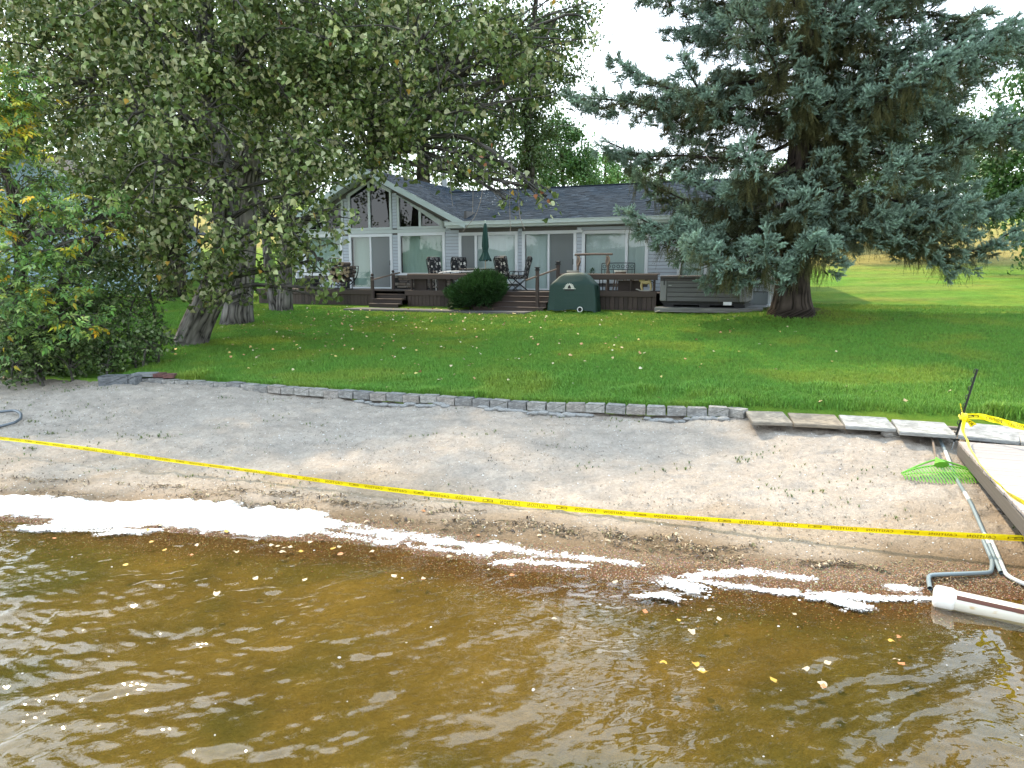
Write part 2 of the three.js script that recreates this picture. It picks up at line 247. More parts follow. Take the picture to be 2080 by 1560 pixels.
{ // front wall with real openings, side and rear walls, floor
  const sh = new THREE.Shape([[S0, 0], [S1, 0], [S1, EAVE + 0.1], [-1.77, EAVE + 0.1], [-1.77, gableTop(-1.77)], [PEAK, PEAKY], [S0, gableTop(S0)]].map(([a, b]) => new THREE.Vector2(a, b)));
  for (const o of OPEN) { const h = new THREE.Path(o.p.map(([a, b]) => new THREE.Vector2(a, b))); sh.holes.push(h); }
  const front = new THREE.ExtrudeGeometry(sh, { depth: 0.14, bevelEnabled: false }).translate(0, 0, -0.16);
  const W = S1 - S0, mid = (S0 + S1) / 2;
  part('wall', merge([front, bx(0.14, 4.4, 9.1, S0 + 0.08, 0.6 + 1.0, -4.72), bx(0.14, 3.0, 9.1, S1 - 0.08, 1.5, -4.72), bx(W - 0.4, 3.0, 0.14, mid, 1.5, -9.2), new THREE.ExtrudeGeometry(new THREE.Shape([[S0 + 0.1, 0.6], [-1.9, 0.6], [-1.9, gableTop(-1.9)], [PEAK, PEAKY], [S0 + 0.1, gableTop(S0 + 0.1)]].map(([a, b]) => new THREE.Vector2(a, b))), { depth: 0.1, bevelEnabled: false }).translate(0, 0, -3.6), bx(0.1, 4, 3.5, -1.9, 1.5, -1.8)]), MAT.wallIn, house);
  part('floor', bx(W - 0.34, 0.1, 9, mid, 0.55, -4.7), MAT.brownDark, house);
  part('foundation', bx(2.4, 0.62, 0.05, 7.74, 0.3, 0.0), std([0.38, 0.42, 0.44], 0.8), house);
  part('foundation', bx(11, 0.62, 0.04, 0.9, 0.31, -0.005), MAT.dark, house);
}
{ // lap siding, board by board, broken by the openings
  const ex = 0.121, g0 = new THREE.BufferGeometry();
  const q = [[-0.5, 0, 0.028], [0.5, 0, 0.028], [0.5, 1, 0.005], [-0.5, 1, 0.005], [-0.5, 0, -0.012], [0.5, 0, -0.012], [0.5, 1, -0.012], [-0.5, 1, -0.012]];
  g0.setAttribute('position', new THREE.Float32BufferAttribute(q.flat(), 3)); g0.setIndex([0, 1, 2, 0, 2, 3, 4, 5, 1, 4, 1, 0, 3, 2, 6, 3, 6, 7, 1, 5, 6, 1, 6, 2, 4, 0, 3, 4, 3, 7]);
  const board = g0.toNonIndexed(); board.computeVertexNormals(); board.setAttribute('uv', new THREE.Float32BufferAttribute(new Float32Array(60), 2));
  for (let k = 0; k < 36; k++) {
    const y0 = 0.64 + k * ex, y1 = y0 + ex - 0.011; let lo = S0 + 0.1, hi = S1 - 0.12;
    if (y1 > EAVE - 0.05) { const w = (PEAKY - 0.18 - y1) / GSL; lo = Math.max(lo, PEAK - w); hi = Math.min(PEAK + w, -2.5); }
    if (hi - lo < 0.1) break;
    let cuts = [];
    for (const o of OPEN) {
      const ys = o.p.map((a) => a[1]); if (y1 < Math.min(...ys) - 0.09 || y0 > Math.max(...ys) + 0.09) continue;
      let a = Math.min(...o.p.map((v) => v[0])) - 0.085, b = Math.max(...o.p.map((v) => v[0])) + 0.085;
      if (o.mt && y0 > 3.0) { const w = (PEAKY - 0.12 - y0) / GSL; a = Math.max(a, PEAK - w); b = Math.min(b, PEAK + w); if (b < a) continue; }
      cuts.push([a, b]);
    }
    if (y1 > 2.74 && y0 < 2.93) cuts.push([-9.3, -2.68]);
    cuts.sort((a, b) => a[0] - b[0]); let x = lo; const runs = [];
    for (const [a, b] of cuts) { if (a > x) runs.push([x, Math.min(a, hi)]); x = Math.max(x, b); } if (x < hi) runs.push([x, hi]);
    for (const [a, b] of runs) if (b - a > 0.04) { const m = part('siding_board', board, MAT.siding, house, V((a + b) / 2, y0, 0)); m.scale.set(b - a, ex - 0.011, 1); }
  }
  part('corner_trim', bx(0.12, 2.35, 0.05, S1 - 0.06, 1.8, 0.01), MAT.trim, house); part('corner_trim', bx(0.1, 2.9, 0.05, S0 + 0.05, 2.05, 0.01), MAT.trim, house);
  part('trim_band', bx(6.6, 0.13, 0.045, -5.99, 2.82, 0.006), MAT.trim2, house);
}
// windows and doors
function outline(p, w, d, z) { // a frame of bars round an outline
  const out = [], n = p.length, cx = p.reduce((a, v) => a + v[0], 0) / n, cy = p.reduce((a, v) => a + v[1], 0) / n;
  const sh = new THREE.Shape(p.map(([a, b]) => new THREE.Vector2(a + Math.sign(a - cx || 0) * w, b + Math.sign(b - cy) * w)));
  sh.holes.push(new THREE.Path(p.map(([a, b]) => new THREE.Vector2(a - Math.sign(a - cx || 0) * 0.03, b - Math.sign(b - cy) * 0.03))));
  out.push(new THREE.ExtrudeGeometry(sh, { depth: d, bevelEnabled: true, bevelSize: 0.006, bevelThickness: 0.006, bevelSegments: 1 }).translate(0, 0, z)); return out;
}
for (const o of OPEN) {
  const xs = o.p.map((a) => a[0]), ys = o.p.map((a) => a[1]), x0 = Math.min(...xs), x1 = Math.max(...xs), y0 = Math.min(...ys), y1 = Math.max(...ys);
  const list = outline(o.p, o.mt ? 0.055 : 0.075, 0.05, -0.015);
  if (o.m) { const top = o.mt ? gableTop(o.m) - 0.25 : y1; list.push(bx(o.k === 'window' ? 0.1 : 0.075, top - y0 - 0.02, 0.045, o.m, (top + y0) / 2, 0.012)); }
  const w = part(o.k, merge(list), o.mt ? MAT.trim2 : MAT.trim, house);
  const pane = (p) => part('pane', new THREE.ShapeGeometry(new THREE.Shape(p.map(([a, b]) => new THREE.Vector2(a, b)))), o.mt ? MAT.glassDark : MAT.glass, w, V(0, 0, -0.02));
  if (!o.m) pane(o.p); else if (!o.mt) { pane(rect(x0, o.m, y0, y1)); pane(rect(o.m, x1, y0, y1)); }
  else { const ps = (a, b) => { const l = [[a, y0], [b, y0], [b, gableTop(b) - 0.27]]; if (a < PEAK && b > PEAK) l.push([PEAK, PEAKY - 0.27]); l.push([a, gableTop(a) - 0.27]); return l; }; pane(ps(x0, o.m)); pane(ps(o.m, x1)); }
  if (o.screen) { const a = o.screen > 0 ? o.m + 0.05 : x0 + 0.02, b = o.screen > 0 ? x1 - 0.03 : o.m - 0.05; part('insect_screen', bx(b - a, y1 - y0 - 0.06, 0.004, (a + b) / 2, (y0 + y1) / 2, -0.004), new THREE.MeshPhysicalMaterial({ color: new THREE.Color().setRGB(0.2, 0.22, 0.22), roughness: 0.35, transparent: true, opacity: 0.72 }), w); }
  if (o.k === 'sliding_door') part('handle', rbx(0.03, 0.2, 0.04, 0.01, x1 - 0.04, 1.62, 0.03), MAT.black, w);
  if (o.b) { const sl = []; for (let x = x0 + 0.05, i = 0; x < x1 - 0.03; x += 0.083, i++) sl.push(new THREE.PlaneGeometry(0.088, y1 - y0).rotateY(0.42 + 0.08 * Math.sin(i * 2.3)).translate(x, (y0 + y1) / 2, -0.2)); sl.push(bx(x1 - x0, 0.06, 0.06, (x0 + x1) / 2, y1 + 0.03, -0.2)); part('vertical_blind', merge(sl), o.b === 1 ? MAT.blind : MAT.blindPale, w); }
}
{ // roofs: thin decks and courses of overlapping shingles
  setSeed(5);
  const course = (list, x0, x1, y, z, sl, dx, dz, col) => { };
  const roofSlope = (A, B, up, run, normal, start = () => 0) => { // A to B along the eave (local), up: direction to the ridge, run: slope length
    const out = [], along = B.clone().sub(A), L = along.length(); along.normalize(); const ex = 0.14, rows = Math.ceil(run / ex);
    for (let r = 0; r < rows; r++) { let x = -rr(0, 0.6); while (x < L) { const w = rr(0.12, 0.34), a = Math.max(start(r * ex), x), b = Math.min(L, x + w); x += w + 0.004; if (b - a < 0.02) continue;
      const th = 0.012 + rr(0, 0.012), low = r * ex - rr(0, 0.012), high = Math.min(run, (r + 1) * ex + 0.05), n = normal;
      const P = (u, v, h) => A.clone().addScaledVector(along, u).addScaledVector(up, v).addScaledVector(n, h);
      const c = [P(a, low, th), P(b, low, th), P(b, high, 0.004), P(a, high, 0.004), P(a, low, -0.004), P(b, low, -0.004)];
      const g = new THREE.BufferGeometry().setFromPoints([c[0], c[1], c[2], c[0], c[2], c[3], c[4], c[5], c[1], c[4], c[1], c[0]]);
      g.computeVertexNormals(); const t = rr(0.7, 1.25), q = rnd() < 0.08 ? 1.3 : 1; out.push(paint(g, [0.032 * t * q, 0.044 * t * q, 0.06 * t * q])); } }
    const g = merge(out); const uv = g.attributes.uv, ps = g.attributes.position; for (let i = 0; i < uv.count; i++) uv.setXY(i, ps.getX(i), ps.getZ(i)); return g;
  };
  const ES = 4 / 12, cosE = 1 / Math.hypot(1, ES), run = 5.15 / cosE;
  const up = V(0, ES * cosE, -cosE), nrm = V(0, cosE, ES * cosE);
  const A = V(-1.5, 3.03, 0.52), B = V(S1 + 0.35, 3.03, 0.52);
  const roof = part('roof', merge([beam(V((A.x + B.x) / 2, 2.965, 0.5), V((A.x + B.x) / 2, 2.965 + 5.1 * ES, -4.6), B.x - A.x, 0.1), beam(V((A.x + B.x) / 2, 2.965, -9.7), V((A.x + B.x) / 2, 2.965 + 5.1 * ES, -4.6), B.x - A.x, 0.1)]), MAT.dark, house);
  const A2 = V(-6.2, 3.03, 0.52);
  tag(part('shingles', roofSlope(V(-4.6, 3.035, 0.5), V(S1 + 0.35, 3.035, 0.5), up, run, nrm, (v) => 4.6 - 1.75 - 2 * v * ES * cosE), MAT.shingle, roof), null, null, null, 'stuff');
  part('ridge_cap', merge(Array.from({ length: 52 }, (_, i) => bx(0.26, 0.03, 0.3, -4.85 + i * 0.27 + 0.2, 2.965 + 5.1 * ES + 0.075 + (i % 2) * 0.003, -4.6))), std([0.028, 0.036, 0.052], 0.9), roof);
  part('gutter', merge([bx(S1 + 0.35 + 2.42, 0.11, 0.1, (S1 + 0.35 - 2.42) / 2, 3.0, 0.58), bx(S1 + 0.35 + 2.42, 0.02, 0.13, (S1 + 0.35 - 2.42) / 2, 3.065, 0.585), bx(S1 + 0.35 + 2.42, 0.09, 0.03, (S1 + 0.35 - 2.42) / 2, 2.905, 0.515)]), std([0.52, 0.58, 0.56], 0.4), roof);
  part('soffit', bx(S1 + 0.35 + 2.42, 0.02, 0.6, (S1 + 0.35 - 2.42) / 2, 2.868, 0.22), MAT.trim2, roof);
  // gable wing
  const c2 = 1 / Math.hypot(1, GSL), top = V(PEAK + 0.1, 5.19, 0.62);
  const gr = part('gable_roof', merge([1, -1].map((sg) => { const len = sg > 0 ? 4.25 : 3.55; return beam(V(top.x + sg * len / 2, top.y - 0.06 - GSL * len / 2, 0.6), V(top.x + sg * len / 2, top.y - 0.06 - GSL * len / 2, -7.5), len / c2, 0.05).translate(-(top.x + sg * len / 2), -(top.y - 0.06 - GSL * len / 2), 0).rotateZ(-sg * Math.atan(GSL)).translate(top.x + sg * len / 2, top.y - 0.06 - GSL * len / 2, 0); })), MAT.trim2, house);
  for (const sg of [1, -1]) {
    const len = sg > 0 ? 4.25 : 3.55, e0 = V(top.x + sg * len, top.y - GSL * len - 0.02, 0.62), n2 = V(sg * GSL * c2, c2, 0), u2 = V(-sg * c2, GSL * c2, 0);
    const a = sg > 0 ? e0 : e0.clone().setZ(-7.4), b = sg > 0 ? e0.clone().setZ(-7.4) : e0;
    tag(part('shingles', roofSlope(a, b, u2, len / c2, n2), MAT.shingle, gr), null, null, null, 'stuff');
    const f0 = V(top.x, top.y - 0.13, 0.62), f1 = V(top.x + sg * len, top.y - 0.13 - GSL * len, 0.62);
    const sh = new THREE.Shape([[f0.x, f0.y - 0.11], [f1.x, f1.y - 0.11], [f1.x + sg * 0.06, f1.y + 0.09], [f0.x, f0.y + 0.115]].map((v) => new THREE.Vector2(...v)));
    part('rake_board', new THREE.ExtrudeGeometry(sh, { depth: 0.03, bevelEnabled: false }).translate(0, 0, 0.602), std([0.45, 0.52, 0.51], 0.45), gr);
    const sf = new THREE.Shape([[f0.x, f0.y - 0.06], [f1.x, f1.y - 0.06], [f1.x, f1.y - 0.04], [f0.x, f0.y - 0.04]].map((v) => new THREE.Vector2(...v)));
    part('soffit', new THREE.ExtrudeGeometry(sf, { depth: 0.58, bevelEnabled: false }).translate(0, 0, 0.018), MAT.trim2, gr);
  }
  part('flood_light', merge([rbx(0.26, 0.1, 0.12, 0.02, 2.58, 2.66, 0.08), bx(0.12, 0.1, 0.05, 2.58, 2.72, 0.04)]), MAT.trim, house);
  part('downspout', merge([bx(0.08, 2.7, 0.07, S1 - 0.02, 1.6, 0.07), bx(0.1, 0.08, 0.4, S1 - 0.02, 0.2, 0.25)]), MAT.trim, house);
  // stone veneer at the foot of the wall, stone by stone
  setSeed(9); const stoneM = [[0.2, 0.17, 0.14], [0.13, 0.11, 0.1], [0.25, 0.21, 0.17], [0.17, 0.13, 0.1]].map((c) => std(c, 0.9, { bumpMap: rep(T.stone, 0.6, 0.6), bumpScale: 0.01 }));
  const sg = [0, 1, 2].map(() => { const g = rbx(1, 1, 1, 0.12, 0, 0, 0, 1), p = g.attributes.position; for (let i = 0; i < p.count; i++) p.setXYZ(i, p.getX(i) + 0.06 * (hash2(i, 3) - 0.5), p.getY(i) + 0.1 * (hash2(i, 5) - 0.5), p.getZ(i) + 0.1 * (hash2(i, 8) - 0.5)); return g; });
  const ven = part('stone_veneer', merge([bx(0.38, 0.5, 0.05, -7.24, 0.88, 0.03), bx(2.6, 0.5, 0.05, -3.75, 0.88, 0.03)]), MAT.dark, house);
  for (let y = 0.66, r = 0; y < 1.12; r++) { const h = rr(0.07, 0.12); let x = -7.4 + rr(-0.15, 0); while (x < -2.45) { const w = rr(0.18, 0.5); if (x > -7.5 && !(x + w > -7.05 && x < -5.03)) { const m = part('stone', pick(sg), pick(stoneM), ven, V(x + w / 2, y + h / 2, 0.065 + rr(0, 0.02))); m.scale.set(w - 0.012, h - 0.01, 0.07); } x += w; } y += h; }
}
// ---------------------------------------------------------------- the deck
const deck = thing('wooden_deck', 'dark brown wooden deck with plank skirting, steps and rails before the lake house', 'deck', hp(0, 0, 0), -PHI);
{
  const b = (name, w, h, d, x, y, z, m = MAT.brown, r = 0.012) => part(name, rbx(w, h, d, r, x, y, z, 1), m, deck);
  for (let i = 0; i < 16; i++) { b('deck_board', 16.2 - 0.4, 0.035, 0.142, -1.9, 0.605, 0.1 + i * 0.148, i % 3 ? MAT.brown : MAT.brownDark, 0.006); }
  b('rim_board', 5.35, 0.18, 0.04, -7.0, 0.545, 2.46); b('rim_board', 3.0, 0.19, 0.04, -1.55, 0.54, 2.46); b('rim_board', 3.3, 0.18, 0.04, 4.17, 0.58, 2.46);
  b('rim_board', 0.04, 0.18, 2.4, -9.66, 0.545, 1.25);
  // vertical skirting planks
  const planks = (a, z, s0, s1, ytop) => { for (let s = s0; s < s1 - 0.04; s += 0.146) { const m = part('skirt_board', a, hash2(Math.round(s * 90), 4) < 0.4 ? MAT.brownDark : MAT.brown, deck, V(s + 0.07, 0, z + 0.006 * hash2(Math.round(s * 70), 9))); m.scale.set(1, ytop, 1); } };
  const pg = rbx(0.138, 1, 0.022, 0.006, 0, 0.16, 0, 1);
  planks(pg, 2.4, -9.6, -4.35, 0.74); planks(pg, 2.43, -2.95, -0.05, 0.74); planks(pg, 2.41, 2.6, 5.82, 0.78);
  // left steps between the lounge deck and the bench
  for (let i = 0; i < 3; i++) { b('stair_tread', 1.22, 0.045, 0.3, -3.62, 0.47 - i * 0.16, 2.32 + i * 0.26); b('stair_riser', 1.2, 0.14, 0.022, -3.62, 0.385 - i * 0.16, 2.44 + i * 0.26, MAT.brownDark); }
  // broad front steps
  for (let i = 0; i < 3; i++) { b('stair_tread', 2.5, 0.045, 0.32, 1.2, 0.46 - i * 0.165, 2.55 + i * 0.28); b('stair_riser', 2.46, 0.15, 0.022, 1.2, 0.37 - i * 0.165, 2.68 + i * 0.28); }
  b('rim_board', 2.62, 0.15, 0.04, 1.27, 0.55, 2.44);
  // posts with black caps and slanting handrails
  const post = (s, y0, y1, n, cap) => { b('post', 0.1, y1 - y0, 0.1, s, (y0 + y1) / 2, n); if (cap) part('post_cap', merge([rbx(0.14, 0.035, 0.14, 0.01, s, y1 + 0.015, n), rbx(0.11, 0.07, 0.11, 0.02, s, y1 + 0.06, n), rbx(0.15, 0.02, 0.15, 0.008, s, y1 + 0.1, n)]), MAT.black, deck); };
  const rail = (a, c) => part('handrail', merge([beam(V(...a), V(...c), 0.045, 0.05)]), MAT.weathered, deck);
  post(-4.28, 0.0, 1.1, 2.62, 0); post(-4.05, 0.5, 1.22, 1.6, 0); part('post_knob', new THREE.SphereGeometry(0.055, 12, 8).translate(-4.28, 1.16, 2.62), MAT.brownDark, deck); part('post_knob', new THREE.SphereGeometry(0.055, 12, 8).translate(-4.05, 1.28, 1.6), MAT.brownDark, deck);
  rail([-4.24, 0.98, 2.72], [-3.95, 1.24, 1.3]);
  post(2.17, 0.0, 1.3, 3.1, 1); post(2.62, 0.0, 1.48, 2.42, 1); rail([1.95, 1.0, 3.5], [2.62, 1.36, 2.4]);
  post(0.42, 0.5, 1.32, 2.3, 1);
  // benches along the edge
  for (const [s0, s1] of [[-2.95, 0.38], [2.68, 5.84]]) {
    const w = s1 - s0, m = (s0 + s1) / 2; b('bench_board', w, 0.165, 0.045, m, 1.095, 2.45); b('bench_seat', w, 0.04, 0.34, m, 1.19, 2.28, MAT.weathered);
    for (let s = s0 + 0.12; s < s1; s += (w - 0.24) / 4) b('bench_upright', 0.06, 0.42, 0.09, s, 0.82, 2.34, MAT.brownDark);
  }
  b('bench_upright', 0.5, 0.4, 0.09, -2.55, 0.82, 2.2, MAT.brownDark); b('bench_upright', 0.3, 0.4, 0.09, -1.7, 0.82, 2.2, MAT.brownDark); b('bench_upright', 0.75, 0.36, 0.3, 4.9, 0.82, 2.0, MAT.brownDark);
}
{ // concrete: walk in front of the steps and the pad under the hot tub
  const top = (x, z) => lawnY(x, z);
  const slabAt = (name, s0, s1, n0, n1, label) => { const c = hp((s0 + s1) / 2, 0, (n0 + n1) / 2), y = top(c.x, -c.z) + 0.035; const o = part(name, rbx(s1 - s0, 0.14, n1 - n0, 0.015, 0, 0, 0, 1), MAT.concrete); o.position.set(c.x, y - 0.07, c.z); o.rotation.y = -PHI; tag(o, null, null, null, 'structure'); return o; };
  slabAt('path', -4.5, 2.1, 3.15, 4.1).material = std([0.2, 0.195, 0.185], 0.95, { map: T.stone });
  slabAt('concrete_pad', 5.9, 8.95, 0.05, 3.1).position.y += 0.06;
}
// ---------------------------------------------------------------- things on and in front of the deck
const DECKY = 0.625;
{ // closed patio umbrella
  const u = thing('patio_umbrella', 'closed dark green patio umbrella standing at the black patio table on the deck', 'umbrella', hp(-0.35, DECKY, 1.55), -PHI);
  part('pole', cyl(0.019, 0.019, 1.5, 0, 0.75, 0), std([0.5, 0.42, 0.32], 0.5), u); part('base', merge([cyl(0.24, 0.2, 0.07, 0, 0.035, 0, 20), cyl(0.05, 0.04, 0.28, 0, 0.2, 0)]), MAT.black, u);
  const prof = [[0.02, 2.3], [0.05, 2.26], [0.075, 2.05], [0.1, 1.75], [0.11, 1.5], [0.085, 1.36], [0.11, 1.26], [0.17, 1.1], [0.2, 1.03]];
  const g = new THREE.LatheGeometry(prof.map(([r, y]) => new THREE.Vector2(r, y)), 48), p = g.attributes.position;
  for (let i = 0; i < p.count; i++) { const a = Math.atan2(p.getZ(i), p.getX(i)), y = p.getY(i), f = 1 + 0.17 * Math.sin(a * 8 + y) * sstep(2.3, 1.8, y) + 0.1 * Math.sin(a * 5 + 2 * y) * sstep(1.4, 1, y); p.setX(i, p.getX(i) * f); p.setZ(i, p.getZ(i) * f); if (y < 1.08) p.setY(i, y + 0.035 * Math.sin(a * 8)); }
  g.computeVertexNormals(); const cm = std([0.006, 0.045, 0.034], 0.7, { side: THREE.DoubleSide });
  part('canopy', g, cm, u); part('strap', new THREE.TorusGeometry(0.095, 0.012, 6, 20).rotateX(Math.PI / 2).translate(0, 1.36, 0), MAT.green, u); part('finial', merge([cyl(0.025, 0.03, 0.05, 0, 2.31, 0), new THREE.SphereGeometry(0.03, 12, 8).translate(0, 2.36, 0)]), std([0.6, 0.7, 0.65], 0.3), u);
}
{ // patio table
  const t = thing('patio_table', 'black metal patio table with slatted apron under the closed green umbrella', 'table', hp(-0.4, DECKY, 1.55), -PHI);
  part('tabletop', merge([rbx(1.5, 0.03, 0.95, 0.01, 0, 0.73, 0)]), MAT.black, t); const sl = []; for (let x = -0.72; x <= 0.721; x += 0.048) sl.push(bx(0.014, 0.1, 0.012, x, 0.66, 0.45)); part('apron', merge([...sl, bx(1.5, 0.02, 0.02, 0, 0.605, 0.45)]), MAT.black, t);
  for (const [x, z] of [[-0.66, -0.4], [0.66, -0.4], [-0.66, 0.4], [0.66, 0.4]]) part('leg', cyl(0.022, 0.02, 0.715, x, 0.358, z, 8), MAT.black, t);
}
{ // lounge with a curved pale arm
  const l = thing('lounge_chair', 'white tubular lounge frame showing its curved rail above the left bench', 'chair', hp(-1.1, DECKY, 2.0), -PHI);
  part('frame', tube([[-0.95, 0.0, 0], [-0.95, 0.5, 0], [-0.75, 0.62, 0], [-0.3, 0.66, 0], [0.35, 0.655, 0], [0.62, 0.67, 0], [0.72, 0.4, 0], [0.75, 0, 0]], 0.018, 50), MAT.white, l); part('frame', tube([[-0.95, 0.0, -0.55], [-0.95, 0.5, -0.55], [-0.75, 0.6, -0.55], [0.6, 0.62, -0.55], [0.75, 0, -0.55]], 0.018, 50), MAT.white, l); part('sling', bx(1.5, 0.02, 0.53, -0.1, 0.45, -0.275), MAT.grey, l); for (const x of [-0.9, 0.68]) part('crossbar', bar(V(x, 0.45, 0), V(x, 0.45, -0.55), 0.014), MAT.white, l);
}
// black cushioned patio chairs with a pale flower print
function floral() {
  const c = document.createElement('canvas'); c.width = c.height = 512; const k = c.getContext('2d'); k.fillStyle = '#0e0e10'; k.fillRect(0, 0, 512, 512); setSeed(31);
  for (let i = 0; i < 46; i++) { const x = rr(0, 512), y = rr(0, 512), r = rr(20, 46), col = pick(['#c9c4ba', '#8f8a86', '#55504e', '#d8d3c8', '#6e6a68']); for (const [ox, oy] of [[0, 0], [512, 0], [-512, 0], [0, 512], [0, -512]]) { k.save(); k.translate(x + ox, y + oy); k.rotate(i); k.fillStyle = col; if (i % 2) for (let p = 0; p < 5; p++) { k.rotate(Math.PI * 0.4); k.beginPath(); k.ellipse(r * 0.55, 0, r * 0.5, r * 0.26, 0, 0, 7); k.fill(); } else { k.beginPath(); k.moveTo(-r, 0); k.quadraticCurveTo(0, -r * 0.6, r, 0); k.quadraticCurveTo(0, r * 0.6, -r, 0); k.fill(); } k.fillStyle = '#171717'; k.beginPath(); k.arc(0, 0, r * 0.12, 0, 7); k.fill(); k.restore(); } }
  const t = new THREE.CanvasTexture(c); t.colorSpace = THREE.SRGBColorSpace; t.wrapS = t.wrapT = THREE.RepeatWrapping; t.repeat.set(0.9, 0.9); return t;
}
{
  const cush = new THREE.MeshStandardMaterial({ map: floral(), roughness: 0.85 });
  const ch = thing('patio_chair', 'black high-backed chair with pale flower-print cushion, first from the picture window beside the table', 'chair', hp(-2.05, DECKY, 1.75), -PHI + 1.15, 'cushioned chairs round the patio table');
  const f = part('frame', merge([tube([[-0.27, 0.42, -0.24], [-0.27, 0.72, -0.3], [-0.26, 1.08, -0.4], [0.26, 1.08, -0.4], [0.27, 0.72, -0.3], [0.27, 0.42, -0.24]], 0.014, 60), tube([[-0.3, 0.42, -0.22], [-0.31, 0.64, -0.2], [-0.31, 0.64, 0.2], [-0.3, 0.42, 0.25]], 0.013, 30), tube([[0.3, 0.42, -0.22], [0.31, 0.64, -0.2], [0.31, 0.64, 0.2], [0.3, 0.42, 0.25]], 0.013, 30), bx(0.58, 0.02, 0.52, 0, 0.41, 0)]), MAT.black, ch);
  const pad = (w, h, d) => { const g = new RoundedBoxGeometry(w, h, d, 5, Math.min(w, h, d) * 0.42), p = g.attributes.position; for (let i = 0; i < p.count; i++) { const q = 1 + 0.12 * Math.sin(p.getX(i) * 14) * Math.sin((p.getY(i) + p.getZ(i)) * 13); p.setXYZ(i, p.getX(i), p.getY(i) * (h < d ? q : 1), p.getZ(i) * (h < d ? 1 : q)); } g.computeVertexNormals(); return g; };
  part('seat_cushion', pad(0.54, 0.13, 0.54), cush, ch, V(0, 0.48, 0.02)); part('back_cushion', pad(0.56, 0.72, 0.14), cush, ch, V(0, 0.82, -0.27), [-0.2, 0, 0]);
  for (const s of [-1, 1]) { part('leg', tube([[s * 0.24, 0.41, -0.22], [s * 0.22, 0.2, 0.02], [s * 0.26, 0.0, 0.26]], 0.013, 20), MAT.black, ch); part('leg', tube([[s * 0.24, 0.41, 0.22], [s * 0.22, 0.2, -0.02], [s * 0.26, 0.0, -0.26]], 0.013, 20), MAT.black, ch); }
  const more = [[-1.55, 1.2, 0.5, 'black chair with pale flower-print cushion facing the lake, right behind the leftmost chair'], [0.55, 1.7, 2.75, 'black flower-print chair with its cushioned back to the lake, right of the umbrella'], [0.78, 1.15, -1.1, 'black flower-print chair standing nearest the right sliding door']];
  for (const [s, n, a, l] of more) { const c = copyOf(ch, l); c.position.copy(hp(s, DECKY, n)); c.rotation.y = -PHI + a; }
}
{ // half-round steel hoop full of firewood
  const R = 0.62, P = hp(-6.05, DECKY, 1.95), r = thing('firewood_rack', 'black half-round steel firewood rack standing in front of the left sliding door', 'rack', P, -PHI);
  const arc = (z) => tube(Array.from({ length: 17 }, (_, i) => { const a = Math.PI + i / 16 * Math.PI; return V(R * Math.cos(a), 0.85 + 0.72 * Math.sin(a), z); }), 0.016, 60);
  part('hoop', arc(0.22), MAT.black, r); part('hoop', arc(-0.18), MAT.black, r); for (const x of [-R, R]) part('tie_bar', merge([bar(V(x, 0.85, 0.22), V(x, 0.85, -0.18), 0.014), bar(V(x, 0.75, 0.22), V(x, 0.75, -0.18), 0.01)]), MAT.black, r);
  part('top_bar', merge([bx(2 * R, 0.035, 0.03, 0, 0.85, 0.22), bx(2 * R, 0.02, 0.02, 0, 0.77, 0.22)]), MAT.black, r); for (const x of [-0.32, 0.32]) part('leg', merge([bx(0.025, 0.32, 0.025, x, 0.16, 0.22), bx(0.025, 0.32, 0.025, x, 0.16, -0.18), bx(0.025, 0.02, 0.4, x, 0.01, 0.02)]), MAT.black, r);
  part('kindling_basket', merge([tube([[-R, 0.85, 0.2], [-0.45, 1.15, 0.05], [0.05, 1.12, 0.05]], 0.014, 20), tube([[-R, 0.85, -0.16], [-0.45, 1.15, 0.05]], 0.014, 12)]), MAT.black, r);
  setSeed(12); const bark = std([0.1, 0.075, 0.058], 0.95, { bumpMap: T.bark, bumpScale: 0.01 }), cut = std([0.27, 0.2, 0.13], 0.9);
  const lg = new THREE.Group(); let first = null;
  const spots = []; for (let k = 0; k < 400 && spots.length < 24; k++) { const x = rr(-0.5, 0.5), y = rr(0.2, 0.98), q = rr(0.055, 0.085); if ((x / (R - 0.06)) ** 2 + ((Math.min(y, 0.85) - 0.85) / 0.68) ** 2 > (1 - q / 0.6) ** 2) continue; if (spots.every((s) => Math.hypot(s[0] - x, s[1] - y) > s[2] + q - 0.015)) spots.push([x, y, q]); }
  spots.forEach(([x, y, q], i) => {
    let o; if (!first) { o = first = thing('firewood_log', 'split firewood log lying in the half-round black rack', 'log', null, 0, 'split logs in the firewood rack'); part('bark', new THREE.CylinderGeometry(1, 1, 0.42, 7, 1, true).rotateX(Math.PI / 2), bark, o); for (const s of [-1, 1]) part('cut_end', new THREE.CircleGeometry(1, 7).rotateY(s > 0 ? 0 : Math.PI).translate(0, 0, s * 0.21), cut, o); } else o = copyOf(first);
    o.position.copy(P).add(V(x, y, 0.02).applyAxisAngle(V(0, 1, 0), -PHI)); o.rotation.set(0, -PHI + rr(-0.08, 0.08), rr(0, 6)); o.scale.set(q, q, 1); });
}
